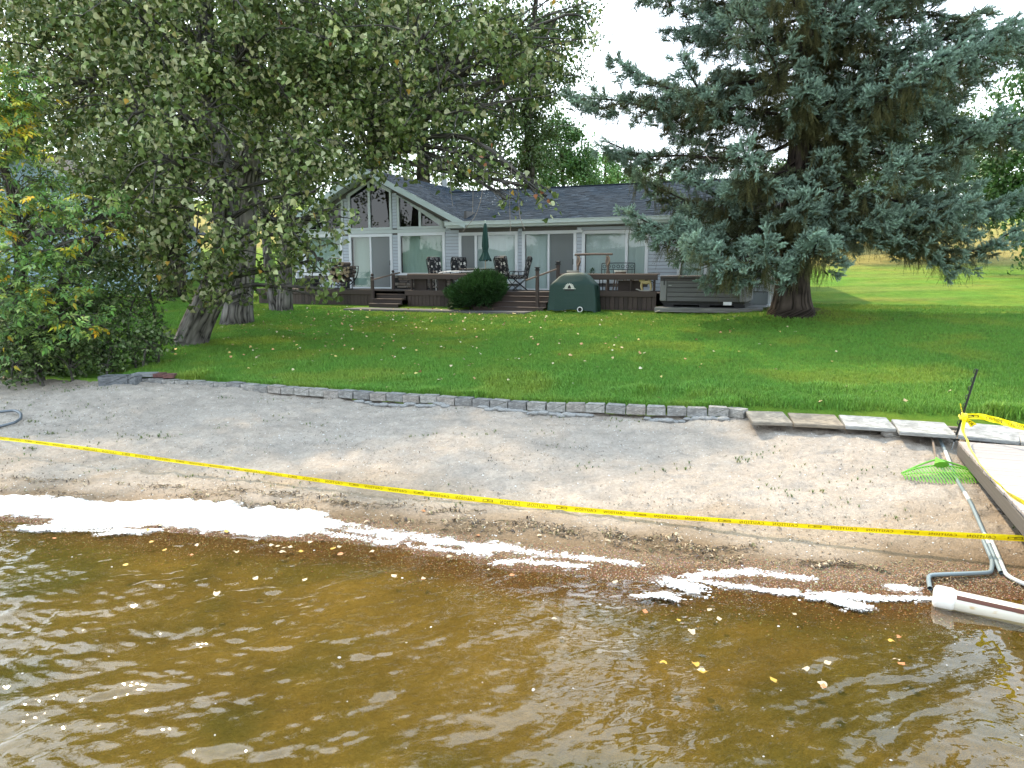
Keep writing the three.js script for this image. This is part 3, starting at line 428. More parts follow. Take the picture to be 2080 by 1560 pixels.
{ // black metal table and chair far left
  const t = thing('side_table', 'low black wrought-iron table left of the firewood rack, half hidden by poplar leaves', 'table', hp(-7.9, DECKY, 1.6), -PHI);
  part('tabletop', rbx(1.0, 0.03, 0.6, 0.01, 0, 0.62, 0), MAT.black, t); for (const [x, z] of [[-0.45, -0.25], [0.45, -0.25], [-0.45, 0.25], [0.45, 0.25]]) part('leg', tube([[x, 0.61, z], [x * 0.85, 0.3, z * 0.85], [x * 1.1, 0, z * 1.1]], 0.014, 14), MAT.black, t); part('shelf', rbx(0.8, 0.3, 0.42, 0.02, 0, 0.25, 0), MAT.dark, t);
  const c = thing('metal_chair', 'black wrought-iron armchair at the far left end of the deck', 'chair', hp(-8.95, DECKY, 1.5), -PHI + 0.7);
  part('seat', rbx(0.5, 0.03, 0.48, 0.01, 0, 0.44, 0), MAT.black, c); part('back', merge([tube([[-0.24, 0.44, -0.22], [-0.25, 0.9, -0.3], [0.25, 0.9, -0.3], [0.24, 0.44, -0.22]], 0.014, 40), ...[-0.12, 0, 0.12].map((x) => bar(V(x, 0.45, -0.22), V(x, 0.9, -0.3), 0.008))]), MAT.black, c);
  for (const s of [-1, 1]) { part('arm', tube([[s * 0.25, 0.66, -0.26], [s * 0.28, 0.66, 0.1], [s * 0.26, 0.44, 0.22]], 0.013, 18), MAT.black, c); part('leg', tube([[s * 0.24, 0.43, 0.22], [s * 0.27, 0, 0.25]], 0.013, 6), MAT.black, c); part('leg', tube([[s * 0.24, 0.43, -0.22], [s * 0.27, 0, -0.28]], 0.013, 6), MAT.black, c); }
}
{ // bar stools
  const b = thing('bar_stool', 'round bar stool with pale seat beside the right sliding door, left of the covered grill', 'stool', hp(2.85, DECKY, 1.6), -PHI, 'round bar stools on the deck');
  part('seat', merge([cyl(0.2, 0.2, 0.05, 0, 0.66, 0, 20)]), std([0.5, 0.47, 0.4], 0.7), b); part('seat_rim', cyl(0.19, 0.17, 0.07, 0, 0.6, 0, 20), MAT.weathered, b);
  for (const [x, z] of [[-1, -1], [1, -1], [-1, 1], [1, 1]]) part('leg', bar(V(x * 0.12, 0.58, z * 0.12), V(x * 0.2, 0, z * 0.2), 0.02), MAT.weathered, b); part('foot_ring', merge([-1, 1].flatMap((k) => [bar(V(-0.17, 0.22, k * 0.17), V(0.17, 0.22, k * 0.17), 0.012), bar(V(k * 0.17, 0.22, -0.17), V(k * 0.17, 0.22, 0.17), 0.012)])), MAT.weathered, b);
  const c = copyOf(b, 'round bar stool with pale seat under the large right window, right of the covered grill'); c.position.copy(hp(4.5, DECKY, 1.75));
}
{ // rustic wooden frame with carved posts, and the black metal bench
  const a = thing('wooden_arch', 'weathered brown wooden frame with two knobbly posts and a top beam behind the covered grill', 'frame', hp(3.5, DECKY, 1.5), -PHI);
  for (const s of [-1, 1]) { const g = limbGeo([V(s * 0.5, 0, 0), V(s * 0.52, 0.5, 0.02), V(s * 0.5, 0.9, 0), V(s * 0.49, 1.16, 0)], (t) => 0.055 + 0.02 * Math.sin(t * 17), 18, 9, 0.2, s + 4); part('post', g, MAT.weathered, a); part('knot', tube([[s * 0.5, 0.86, 0.05], [s * 0.5 + 0.07, 0.98, 0.06], [s * 0.5 + 0.05, 1.1, 0.03], [s * 0.5 - 0.04, 1.14, 0.04]], 0.025, 16), std([0.33, 0.24, 0.17], 0.9), a); }
  part('top_beam', limbGeo([V(-0.62, 1.2, 0), V(0, 1.21, 0.01), V(0.66, 1.2, 0)], () => 0.036, 12, 8, 0.15, 2), MAT.weathered, a);
  const b = thing('metal_bench', 'black scrollwork metal bench standing against the large right window', 'bench', hp(4.05, DECKY, 0.55), -PHI);
  part('seat', rbx(1.15, 0.03, 0.42, 0.01, 0, 0.43, 0), MAT.black, b); const sc = []; for (let i = 0; i < 7; i++) sc.push(new THREE.TorusGeometry(0.05, 0.009, 5, 14).translate(-0.48 + i * 0.16, 0.82, -0.2)); part('backrest', merge([tube([[-0.57, 0.43, -0.2], [-0.57, 0.88, -0.2], [-0.5, 0.93, -0.2], [0.5, 0.93, -0.2], [0.57, 0.88, -0.2], [0.57, 0.43, -0.2]], 0.014, 60), bar(V(-0.56, 0.72, -0.2), V(0.56, 0.72, -0.2), 0.01), ...sc, ...[-3, -2, -1, 0, 1, 2, 3].map((k) => bar(V(k * 0.16, 0.44, -0.2), V(k * 0.16, 0.72, -0.2), 0.007))]), MAT.black, b);
  for (const [x, z] of [[-0.53, -0.2], [0.53, -0.2], [-0.53, 0.18], [0.53, 0.18]]) part('leg', cyl(0.016, 0.016, 0.43, x, 0.215, z, 8), MAT.black, b);
}
{ // rocking horse toy on the rim
  const h = thing('toy_horse', 'small cream rocking horse with dark saddle on the deck edge beside the hot tub', 'toy horse', hp(5.45, 0.67, 2.3), -PHI), c = std([0.5, 0.4, 0.2], 0.7);
  part('body', merge([new THREE.SphereGeometry(0.1, 14, 10).scale(1.75, 0.85, 0.75).translate(0.0, 0.29, 0), limbGeo([V(-0.12, 0.3, 0), V(-0.18, 0.37, 0), V(-0.21, 0.43, 0)], (t) => 0.075 - 0.03 * t, 6, 9), new THREE.SphereGeometry(0.05, 12, 8).scale(1.5, 0.9, 0.8).rotateZ(0.5).translate(-0.245, 0.41, 0), cyl(0.014, 0.004, 0.05, -0.205, 0.47, 0.02, 6), cyl(0.014, 0.004, 0.05, -0.205, 0.47, -0.02, 6)]), c, h);
  for (const [x, z] of [[-0.12, 0.05], [-0.12, -0.05], [0.13, 0.05], [0.13, -0.05]]) part('leg', limbGeo([V(x, 0.25, z), V(x + (x < 0 ? -0.02 : 0.03), 0.14, z), V(x + (x < 0 ? 0.01 : 0.02), 0.03, z)], (t) => 0.036 - 0.016 * t, 6, 8), c, h);
  part('mane', merge([limbGeo([V(-0.2, 0.48, 0), V(-0.15, 0.42, 0), V(-0.1, 0.36, 0)], () => 0.022, 5, 6), limbGeo([V(0.17, 0.31, 0), V(0.23, 0.26, 0), V(0.22, 0.16, 0)], (t) => 0.02 - 0.012 * t, 5, 6)]), MAT.dark, h); part('saddle', new THREE.SphereGeometry(0.09, 12, 8, 0, 6.3, 0, 1.5).scale(0.8, 0.75, 0.95).translate(0.02, 0.315, 0), std([0.05, 0.03, 0.025], 0.6), h);
  for (const z of [0.06, -0.06]) part('rocker', tube([[-0.3, 0.06, z], [-0.15, 0.015, z], [0.1, 0.012, z], [0.3, 0.05, z]], 0.014, 20), std([0.4, 0.38, 0.33], 0.6), h);
}
{ // covered grill
  const base = hp(3.42, 0, 3.15); base.y = lawnY(base.x, -base.z); const g = thing('covered_grill', 'barbecue grill under a dark green fabric cover, standing on the lawn before the right bench', 'grill', base, -PHI);
  const rows = [[0.07, 0.8, 0.33], [0.4, 0.77, 0.32], [0.78, 0.73, 0.31], [0.86, 0.69, 0.3], [0.93, 0.62, 0.27], [1.1, 0.45, 0.2], [1.17, 0.35, 0.16], [1.2, 0.2, 0.1], [1.205, 0, 0]];
  const P = [], I = [], U = [], n = 72; rows.forEach(([y, a, b], j) => { for (let i = 0; i <= n; i++) { const t = i / n * 2 * Math.PI, c = Math.cos(t), s = Math.sin(t), e = 0.24, x = Math.sign(c) * Math.abs(c) ** e * a, z = Math.sign(s) * Math.abs(s) ** e * b, w = 0.03 * (fbm(i * 0.35 + j * 2, y * 3, 2) - 0.5) * (j < 4 ? 2.2 : 1); const hem = j === 0 ? 0.05 * Math.sin(x * 4 + 1) - 0.03 * x + 0.02 * Math.sin(t * 7) : 0; P.push(x * (1 + w), y + hem + (j > 3 && j < 7 ? 0.02 * Math.sin(x * 5) : 0), z * (1 + w) + (j < 3 ? 0.012 * Math.sin(x * 16 + y * 2) : 0)); U.push(i / n * 3, y); } });
  for (let j = 0; j < rows.length - 1; j++) for (let i = 0; i < n; i++) { const a = j * (n + 1) + i, b = a + n + 1; I.push(a, b, a + 1, b, b + 1, a + 1); }
  const cg = new THREE.BufferGeometry(); cg.setAttribute('position', new THREE.Float32BufferAttribute(P, 3)); cg.setAttribute('uv', new THREE.Float32BufferAttribute(U, 2)); cg.setIndex(I); cg.computeVertexNormals();
  part('cover', cg, std([0.005, 0.034, 0.026], 0.55, { side: THREE.DoubleSide, bumpMap: rep(T.grain, 2, 2), bumpScale: 0.006 }), g);
  for (const s of [-0.42, 0.3]) { const w = part('wheel', new THREE.TorusGeometry(0.075, 0.026, 10, 24).translate(s, 0.09, 0.22), MAT.black, g); part('wheel_rim', new THREE.TorusGeometry(0.075, 0.014, 8, 24).translate(s, 0.09, 0.245), MAT.white, w); part('hub', cyl(0.06, 0.06, 0.03).rotateX(Math.PI / 2).translate(s, 0.09, 0.22), MAT.dark, w); w.position.z = s < 0 ? -0.45 : 0.13; if (s > 0) w.scale.set(1, 1, 1); }
  part('leg_frame', merge([bx(1.1, 0.05, 0.04, 0, 0.1, 0), bx(0.04, 0.4, 0.04, -0.5, 0.25, 0), bx(0.04, 0.4, 0.04, 0.5, 0.25, 0)]), MAT.black, g);
  // emblem: white half sun with dark gaps, a dark flame and a dark bar below
  const em = part('emblem', (() => { const l = []; for (let k = 0; k < 9; k++) { const a0 = k / 9 * Math.PI + 0.03, a1 = (k + 1) / 9 * Math.PI - 0.03, sh = new THREE.Shape(); sh.moveTo(0.045 * Math.cos(a0), 0.045 * Math.sin(a0)); sh.lineTo(0.105 * Math.cos(a0), 0.105 * Math.sin(a0)); sh.lineTo(0.125 * Math.cos((a0 + a1) / 2), 0.125 * Math.sin((a0 + a1) / 2)); sh.lineTo(0.105 * Math.cos(a1), 0.105 * Math.sin(a1)); sh.lineTo(0.045 * Math.cos(a1), 0.045 * Math.sin(a1)); l.push(new THREE.ExtrudeGeometry(sh, { depth: 0.006, bevelEnabled: false })); } l.push(bx(0.3, 0.012, 0.006, 0, -0.004, 0.003)); return merge(l); })(), std([0.62, 0.6, 0.55], 0.6), g, V(-0.06, 0.72, 0.325));
  const fl = new THREE.Shape(); fl.moveTo(-0.035, 0); fl.quadraticCurveTo(-0.045, 0.04, 0, 0.085); fl.quadraticCurveTo(0.045, 0.04, 0.035, 0); part('emblem_flame', new THREE.ExtrudeGeometry(fl, { depth: 0.009, bevelEnabled: false }), MAT.dark, em); em.scale.set(1.35, 1.35, 1); part('emblem_bar', bx(0.22, 0.03, 0.008, 0, -0.03, 0.004), MAT.dark, em);
}
{ // hot tub
  const c = hp(7.25, 0, 1.9); c.y = lawnY(c.x, -c.z) + 0.11; const t = thing('hot_tub', 'dark grey plank-clad hot tub with brown cover on the concrete pad beside the spruce', 'hot tub', c, -PHI);
  const W = 2.45, D = 1.9, gm = [[0.12, 0.118, 0.118], [0.13, 0.127, 0.127], [0.11, 0.108, 0.108]].map((k) => std(k, 0.6, { map: T.wood, bumpMap: T.wood, bumpScale: 0.0015 }));
  part('shell', rbx(W - 0.05, 0.7, D - 0.05, 0.02, 0, 0.46, 0), MAT.dark, t); part('base', merge([bx(W - 0.12, 0.1, D - 0.12, 0, 0.11, 0), bx(0.3, 0.07, D - 0.2, -1.0, 0.035, 0), bx(0.3, 0.07, D - 0.2, 0.05, 0.035, 0), bx(0.3, 0.07, D - 0.2, 1.05, 0.035, 0)]), std([0.012, 0.012, 0.013], 0.7), t);
  for (let i = 0; i < 5; i++) { const h = i === 4 ? 0.08 : 0.128; part('side_panel', rbx(W - 0.38, h - 0.008, 0.03, 0.006, 0, 0.165 + i * 0.134 + h / 2, D / 2), gm[i % 3], t); part('side_panel', rbx(0.03, h - 0.008, D - 0.3, 0.006, W / 2, 0.165 + i * 0.134 + h / 2, 0), gm[(i + 1) % 3], t); part('side_panel', rbx(0.03, h - 0.008, D - 0.3, 0.006, -W / 2, 0.165 + i * 0.134 + h / 2, 0), gm[(i + 2) % 3], t); }
  for (const [x, z] of [[-1, 1], [1, 1], [1, -1], [-1, -1]]) part('corner_post', rbx(0.2, 0.62, 0.2, 0.03, x * (W / 2 - 0.08), 0.475, z * (D / 2 - 0.07)), std([0.16, 0.16, 0.16], 0.55), t);
  part('cover', merge([rbx(W + 0.06, 0.1, D / 2 + 0.02, 0.03, 0, 0.865, D / 4 + 0.01), rbx(W + 0.06, 0.1, D / 2 + 0.02, 0.03, 0, 0.87, -D / 4 - 0.01), bx(W + 0.02, 0.06, 0.008, 0, 0.79, D / 2 + 0.03), bx(0.008, 0.06, D + 0.02, W / 2 + 0.03, 0.79, 0)]), std([0.036, 0.028, 0.026], 0.6), t);
  for (const x of [-1.12, 1.12]) part('cover_strap', bx(0.035, 0.2, 0.012, x, 0.74, D / 2 + 0.045), MAT.black, t);
  part('cover_lifter', merge([tube([[W / 2 + 0.06, 0.55, 0.4], [W / 2 + 0.1, 0.62, 0.4], [W / 2 + 0.11, 0.88, 0.36], [W / 2 + 0.02, 0.96, 0.3], [W / 2 - 0.2, 0.97, 0.25]], 0.02, 40), bx(0.05, 0.06, 0.1, W / 2 + 0.06, 0.6, 0.4)]), MAT.black, t);
  part('label_plate', rbx(0.24, 0.095, 0.012, 0.01, 0.72, 0.115, D / 2 + 0.004), std([0.78, 0.8, 0.82], 0.4), t); part('badge', rbx(0.09, 0.02, 0.006, 0.004, -0.95, 0.63, D / 2 + 0.018), MAT.grey, t);
}
{ // loose bits
  const p = hp(6.02, 0, 3.2); p.y = lawnY(p.x, -p.z) + 0.06; const o = part('wood_stick', beam(V(-0.07, 0, 0), V(0.07, 0.05, 0), 0.025, 0.012), std([0.6, 0.56, 0.48], 0.7)); o.position.copy(p); tag(o, 'short pale stick on the ground at the left foot of the hot tub', 'stick');
  const h0 = hp(8.95, 0, 0.3); const h = part('garden_hose', tube([hp(8.93, 0.62, 0.12), hp(9.1, 0.6, 0.1), hp(9.45, 0.58, 0.05), hp(9.55, 0.3, 0.1), hp(9.2, 0.25, 0.2), hp(9.6, 0.22, 0.5)], 0.02, 40), std([0.6, 0.66, 0.7], 0.5)); tag(h, 'pale garden hose at the right corner of the house behind the spruce trunk', 'hose');
  const gpt = at(1176, 535, 26.2); const v = thing('house_plant', 'green potted plant standing behind the large right window', 'plant', hp(3.0, 0.95, -0.12), 0); part('pot', cyl(0.06, 0.08, 0.14, 0, 0.07, 0), MAT.brown, v); const lf = []; setSeed(3); for (let i = 0; i < 26; i++) { const a = rr(0, 6.28), r = rr(0.05, 0.13); lf.push(new THREE.SphereGeometry(0.05, 5, 3).scale(1, 0.15, 0.5).rotateZ(rr(0, 1.2)).rotateY(a).translate(Math.cos(a) * r * 0.6, 0.2 + rr(0, 0.24), Math.sin(a) * r * 0.6)); } part('leaves', merge(lf), std([0.04, 0.12, 0.03], 0.6), v);
}
// ---------------------------------------------------------------- retaining wall, block by block
const stoneTex = { bumpMap: rep(T.stone, 1.5, 1.5), bumpScale: 0.012, map: rep(T.stone, 1, 1) };
const blockGeo = [0, 1, 2, 3].map((v) => { // trapezoid block with a split face
  const g = rbx(1, 1, 1, 0.045, 0, 0, 0, 2), p = g.attributes.position; for (let i = 0; i < p.count; i++) { let x = p.getX(i), y = p.getY(i), z = p.getZ(i); const f = z > 0.3 ? 1 : 0; if (f) { z += 0.2 * (fbm(x * 4 + v * 9, y * 4 + 3, 2) - 0.5); y += 0.07 * (hash2(i, v) - 0.5); } x *= 1 - 0.13 * (0.5 - z); p.setXYZ(i, x, y, z); } g.computeVertexNormals(); return g; });
{
  setSeed(21);
  const wm = [[0.5, 0.475, 0.435], [0.42, 0.405, 0.38], [0.56, 0.53, 0.48], [0.5, 0.45, 0.4], [0.37, 0.36, 0.345]].map((c) => std(c, 0.92, stoneTex));
  const wall = thing('retaining_wall', 'low dry-laid grey block wall curving between the lawn and the sand', 'wall', V(0, 0, 0));
  let x = -7.2; let first = true;
  while (x < 3.3) {
    const w = rr(0.285, 0.315), ang = Math.atan2(zw(x + w) - zw(x), w), cx = x + w * Math.cos(ang) / 2, z = zw(cx), low = sandY(cx, z - 0.1), top = lawnY(cx, z + 0.1) + 0.02, h = 0.125;
    const m = part('wall_block', blockGeo[Math.floor(rnd() * 4)], pick(wm), wall, V(cx, top - h / 2 + rr(-0.012, 0.012) - 0.005, -(z - 0.07) + rr(-0.016, 0.016)), [rr(-0.03, 0.03), -(-ang) + rr(-0.07, 0.07), rr(-0.035, 0.035)]);
    m.scale.set(w - 0.008, h, 0.2); x += w * Math.cos(ang) + rr(0, 0.006);
  }
  // concrete footing crumbs below the blocks
  for (const [a, b] of [[-2.6, -1.0], [-0.5, 1.2], [2.0, 3.1]]) { const l = []; for (let s = a; s < b; s += 0.07) { const g = new THREE.IcosahedronGeometry(rr(0.04, 0.075), 1); g.scale(1.3, 0.6, 0.9); l.push(g.translate(s, sandY(s, zw(s) - 0.22) + rr(0, 0.03), -(zw(s) - rr(0.17, 0.24)))); } tag(part('mortar_rubble', merge(l), std([0.45, 0.44, 0.42], 0.95, stoneTex), wall), null, null, null, 'stuff'); }
  // loose pieces at the left end
  const loose = (name, px, py, w, h, d, c, label, lift, turn, cat = 'paver') => { const p = gp(px, py); const z = -p.z; const o = part(name, blockGeo[1], std(c, 0.9, stoneTex)); o.position.set(p.x, Math.max(groundY(p.x, z), lawnY(p.x, zw(p.x) + 0.1)) + lift, p.z); o.scale.set(w, h, d); o.rotation.y = turn; return tag(o, label, cat); };
  loose('loose_block', 236, 779, 0.52, 0.2, 0.3, [0.23, 0.24, 0.25], 'dark grey block at the far left end of the low wall under the bushes', 0.02, 0.1, 'block');
  loose('loose_block', 262, 777, 0.42, 0.18, 0.28, [0.27, 0.28, 0.285], 'second grey block from the left end of the low wall, left of the pale paver', 0.01, -0.1, 'block');
  loose('flat_paver', 297, 772, 0.46, 0.06, 0.3, [0.42, 0.43, 0.42], 'pale grey flat paver lying on top of the left wall end beside the red bricks', 0.08, 0.12);
  loose('red_brick', 327, 775, 0.2, 0.07, 0.24, [0.24, 0.105, 0.09], 'red brick paver on the wall, touching the pale grey paver', 0.07, 0.1, 'brick');
  loose('red_brick', 347, 776, 0.2, 0.07, 0.24, [0.27, 0.12, 0.1], 'right one of two red brick pavers lying on the wall', 0.065, 0.05, 'brick');
}
// flat slabs and the walk to the dock, laid in the house's direction
const DN = V(-SP, 0, CP), DS = V(CP, 0, SP); // towards the lake; to the right
{
  setSeed(4);
  const tan = std([0.41, 0.36, 0.29], 0.88, stoneTex), tan2 = std([0.4, 0.33, 0.245], 0.88, stoneTex), pale = std([0.56, 0.55, 0.52], 0.88, stoneTex), pale2 = std([0.51, 0.515, 0.51], 0.88, stoneTex);
  const lay = (name, px0, py0, px1, py1, depth, m, label, drop = 0, tilt = 0, top = 0.64) => { // front edge left and right on the level of the top
    const lev = (x, y) => { const d = ray(x, y), t = (top - CAM_H) / d.y; return d.multiplyScalar(t).add(V(0, CAM_H, 0)); };
    const a = lev(px0, py0), b = lev(px1, py1), w = a.distanceTo(b), dir = b.clone().sub(a).normalize(), back = V(dir.z, 0, -dir.x), c = a.clone().add(b).multiplyScalar(0.5).addScaledVector(back, depth / 2);
    const o = part(name, rbx(w - 0.003, 0.05, depth, 0.012, 0, 0, 0, 2), m); o.position.copy(c); o.position.y = top - 0.025 - drop; o.rotation.set(0, Math.atan2(-dir.z, dir.x), 0); o.rotateZ(tilt); return label ? tag(o, label, 'paver') : o;
  };
  lay('paving_slab', 1528, 856, 1611, 859, 0.82, tan, 'tan paving slab next to the right end of the block wall, undermined at the front', 0.0, 0.01);
  lay('paving_slab', 1612, 859, 1716, 864, 0.8, tan2, 'warm tan paving slab second from the right end of the block wall', 0.005);
  lay('paving_slab', 1717, 864, 1822, 870, 0.8, pale, 'whitish paving slab with a broken corner next to the concrete walk', 0.004, -0.006);
  const walk = [[1826, 876, 1944, 884], [1945, 884, 2072, 897], [2073, 897, 2260, 915]];
  walk.forEach(([a, b, c, d], i) => lay('walk_slab', a, b, c, d, i ? 1.0 : 0.85, i % 2 ? pale2 : pale, ['whitish concrete walk slab behind the pole grip, left of the stake', 'pale concrete walk slab behind the stake and dock corner', 'pale concrete walk slab at the right edge behind the dock'][i]));
  const ch = part('concrete_chunk', new THREE.DodecahedronGeometry(0.12, 1).scale(0.95, 0.6, 0.8), std([0.55, 0.53, 0.5], 0.92, stoneTex)); { const p = ch.geometry.attributes.position; for (let i = 0; i < p.count; i++) { const f = 1 + 0.35 * (fbm(p.getX(i) * 11 + 5, p.getY(i) * 11 + p.getZ(i) * 7, 2) - 0.5); p.setXYZ(i, p.getX(i) * f, p.getY(i) * f, p.getZ(i) * f); } ch.geometry.computeVertexNormals(); } ch.position.copy(gp(1806, 884)).add(V(0, 0.03, 0)); tag(ch, 'broken white chunk of concrete fallen below the whitish slab', 'rubble');
  const tb = part('timber', rbx(1.05, 0.11, 0.08, 0.01, 0, 0, 0), std([0.23, 0.185, 0.15], 0.9, { map: T.wood, bumpMap: T.wood, bumpScale: 0.004 })); tb.position.copy(at(1886, 886, 9.75)); tb.position.y = 0.53; tb.rotation.y = -PHI; tag(tb, 'weathered timber under the concrete walk edge behind the rake', 'timber');
}
// dock
const DOCK0 = at(1946, 897, 8.72); DOCK0.y = 0.6;
{
  const d = thing('wooden_dock', 'grey weathered plank dock running into the lake at the right edge', 'dock', DOCK0, -PHI + 0.02); setSeed(8);
  const pm = [[0.37, 0.325, 0.3], [0.42, 0.37, 0.345], [0.34, 0.3, 0.285], [0.4, 0.36, 0.34]].map((c) => std(c, 0.85, { map: T.wood, bumpMap: T.wood, bumpScale: 0.002 })); const pg = [rbx(1.9, 0.035, 0.135, 0.006, 0.95, 0, 0, 1)];
  const p2 = pg[0].clone(); const uv = p2.attributes.uv; for (let i = 0; i < uv.count; i++) uv.setXY(i, uv.getX(i) * 0.9 + 0.31, uv.getY(i) * 0.2 + 0.4);
  for (let i = 0; i < 33; i++) part('dock_board', i % 2 ? pg[0] : p2, pick(pm), d, V(rr(-0.008, 0.008), -0.018 + rr(-0.002, 0.002), 0.075 + i * 0.1415), [0, rr(-0.003, 0.003), 0]);
  part('side_beam', rbx(0.045, 0.14, 4.7, 0.008, 0.02, -0.108, 2.35), std([0.11, 0.098, 0.085], 0.9, { map: T.wood, bumpMap: T.wood, bumpScale: 0.003 }), d); part('side_beam', rbx(0.045, 0.24, 4.7, 0.008, 1.86, -0.158, 2.35), MAT.weathered, d);
  for (const z of [2.9, 4.5]) for (const x of [0.1, 1.8]) part('leg', cyl(0.03, 0.03, 1.3, x, -0.68, z, 10), MAT.grey, d);
}
// caution tape
function tapeTex(ink, mirror) {
  const c = document.createElement('canvas'); c.width = 1024; c.height = 96; const k = c.getContext('2d'); k.fillStyle = '#f2de14'; k.fillRect(0, 0, 1024, 96); if (mirror) { k.translate(1024, 0); k.scale(-1, 1); }
  k.fillStyle = ink; k.textBaseline = 'middle'; k.font = 'bold 74px sans-serif'; const word = (x) => { k.save(); const w = k.measureText('CAUTION').width; k.translate(x, 50); k.scale(290 / w, 0.92); k.fillText('CAUTION', 0, 0); k.restore(); };
  word(20); word(400); k.fillRect(785, 28, 150, 40); k.fillStyle = '#f2de14'; k.fillRect(800, 40, 42, 8); k.fillRect(800, 52, 62, 6); k.fillRect(872, 38, 50, 20);
  const t = new THREE.CanvasTexture(c); t.colorSpace = THREE.SRGBColorSpace; t.wrapS = t.wrapT = THREE.RepeatWrapping; t.anisotropy = 8; return t;
}
function ribbon(pts, width, period, twist, seg = 160, u0 = 0, flip = 1) { // faces: width is laid across the run, turned by twist(t)
  const cv = new THREE.CatmullRomCurve3(pts, false, 'catmullrom', 0.5), L = cv.getLength(), P = [], U = [], I = []; const K = 4;
  for (let i = 0; i <= seg; i++) { const t = i / seg, p = cv.getPointAt(t), tan = cv.getTangentAt(t), side = V(0, 1, 0).addScaledVector(tan, -tan.y).normalize(), out = tan.clone().cross(side), a = twist(t), w = typeof width === 'function' ? width(t) : width; for (let j = 0; j <= K; j++) { const v = j / K - 0.5, d = side.clone().multiplyScalar(Math.cos(a)).addScaledVector(out, Math.sin(a)); const q = p.clone().addScaledVector(d, v * w).addScaledVector(out, 0.006 * Math.cos(v * 6 + t * 40)); P.push(q.x, q.y, q.z); U.push(u0 + flip * t * L / period, j / K); } }
  for (let i = 0; i < seg; i++) for (let j = 0; j < K; j++) { const a = i * (K + 1) + j, b = a + K + 1; I.push(a, b, a + 1, b, b + 1, a + 1); }
  const g = new THREE.BufferGeometry(); g.setAttribute('position', new THREE.Float32BufferAttribute(P, 3)); g.setAttribute('uv', new THREE.Float32BufferAttribute(U, 2)); g.setIndex(I); g.computeVertexNormals(); return g;
}
const tapeMat = (map) => new THREE.MeshPhysicalMaterial({ map, side: THREE.DoubleSide, roughness: 0.42, transmission: 0.3, thickness: 0, ior: 1.4, specularIntensity: 0.6 });
const matBack = tapeMat(tapeTex('#8f7d10', true)), matFront = tapeMat(tapeTex('#26200c', false));
const KNOT = at(1957, 846, 8.85);
{
  const long = [at(-260, 870, 11.6), at(0, 890, 9.9), at(400, 942, 8.9), at(800, 995, 8.05), at(1200, 1037, 7.35), at(1600, 1066, 6.75), at(2080, 1094, 6.2), at(2330, 1100, 5.9)];
  const t1 = part('caution_tape', ribbon(long, (t) => 0.066 * (0.72 + 0.28 * sstep(0.12, 0.6, t)), 0.82, (t) => 0.35 + 0.22 * Math.sin(t * 17), 320, 0), matBack); tag(t1, 'long yellow tape with reversed CAUTION print stretched low across the whole sand', 'caution tape');
  const t2 = part('caution_tape', ribbon([KNOT, at(1990, 846, 8.75), at(2030, 855, 8.5), at(2080, 868, 8.2), at(2200, 885, 7.7)], 0.07, 0.82, (t) => -0.25 + 0.1 * Math.sin(t * 9), 60, 0.72), matFront); tag(t2, 'yellow tape with black CAUTION print running right from the black stake above the walk', 'caution tape');
  const t3 = part('caution_tape', ribbon([KNOT.clone().add(V(0, -0.02, 0.01)), at(1958, 880, 8.5), at(1985, 935, 7.5), at(2030, 985, 6.5), at(2080, 1022, 5.7), at(2200, 1070, 4.9)], (t) => 0.05 + 0.022 * t, 0.82, (t) => 0.9 - 0.4 * t, 80, 0.8), matBack); tag(t3, 'plain yellow tape sagging from the black stake over the left dock edge', 'caution tape');
  const k = thing('tape_knot', 'crumpled yellow tape knot with two loose ends tied round the black stake', 'tape knot', KNOT, 0); const ym = std([0.8, 0.66, 0.02], 0.4);
  const kg = new THREE.IcosahedronGeometry(0.05, 2), p = kg.attributes.position; for (let i = 0; i < p.count; i++) { const f = 0.8 + 0.5 * noise2(p.getX(i) * 60 + 9, p.getY(i) * 60 + p.getZ(i) * 35); p.setXYZ(i, p.getX(i) * f, p.getY(i) * f * 1.05, p.getZ(i) * f); } kg.computeVertexNormals(); part('wrap', kg, ym, k);
  part('loose_end', ribbon([V(0, 0, 0.02), V(-0.05, 0.07, 0.04), V(-0.085, 0.17, 0.05)], (t) => 0.06 - 0.045 * t, 0.82, (t) => 0.6 + t, 12, 0.1), matFront, k); part('loose_end', ribbon([V(0.0, -0.02, 0.03), V(0.05, -0.06, 0.06), V(0.09, -0.1, 0.07)], (t) => 0.05 + 0.035 * t, 0.82, (t) => 0.7, 12, 0.33), matFront, k);
  const s0 = at(1938, 897, 8.9), s1 = at(1985, 750, 8.75), st = thing('fence_stake', 'leaning black step-in fence stake at the dock corner holding the yellow tape', 'stake', s0, 0), dir = s1.clone().sub(s0), L = dir.length(); dir.normalize(); const bm = std([0.02, 0.023, 0.022], 0.45);
  const q = new THREE.Quaternion().setFromUnitVectors(V(0, 1, 0), dir), put = (g) => g.applyQuaternion(q);
  part('shaft', put(merge([bx(0.024, L, 0.008, 0, L / 2, 0), bx(0.008, L, 0.026, 0, L / 2, 0)])), bm, st); part('spike', put(cyl(0.008, 0.004, 0.25, 0, -0.1, 0, 8)), MAT.grey, st); part('step', put(bx(0.1, 0.02, 0.02, 0.0, 0.03, 0)), bm, st);
  for (let i = 0; i < 8; i++) part('wire_clip', put(tube([[-0.01, L * 0.12 + i * L * 0.117, 0], [-0.03, L * 0.12 + i * L * 0.117 + 0.01, 0.0], [-0.032, L * 0.12 + i * L * 0.117 + 0.05, 0], [-0.016, L * 0.12 + i * L * 0.117 + 0.062, 0]], 0.005, 12, 5)), bm, st);
}
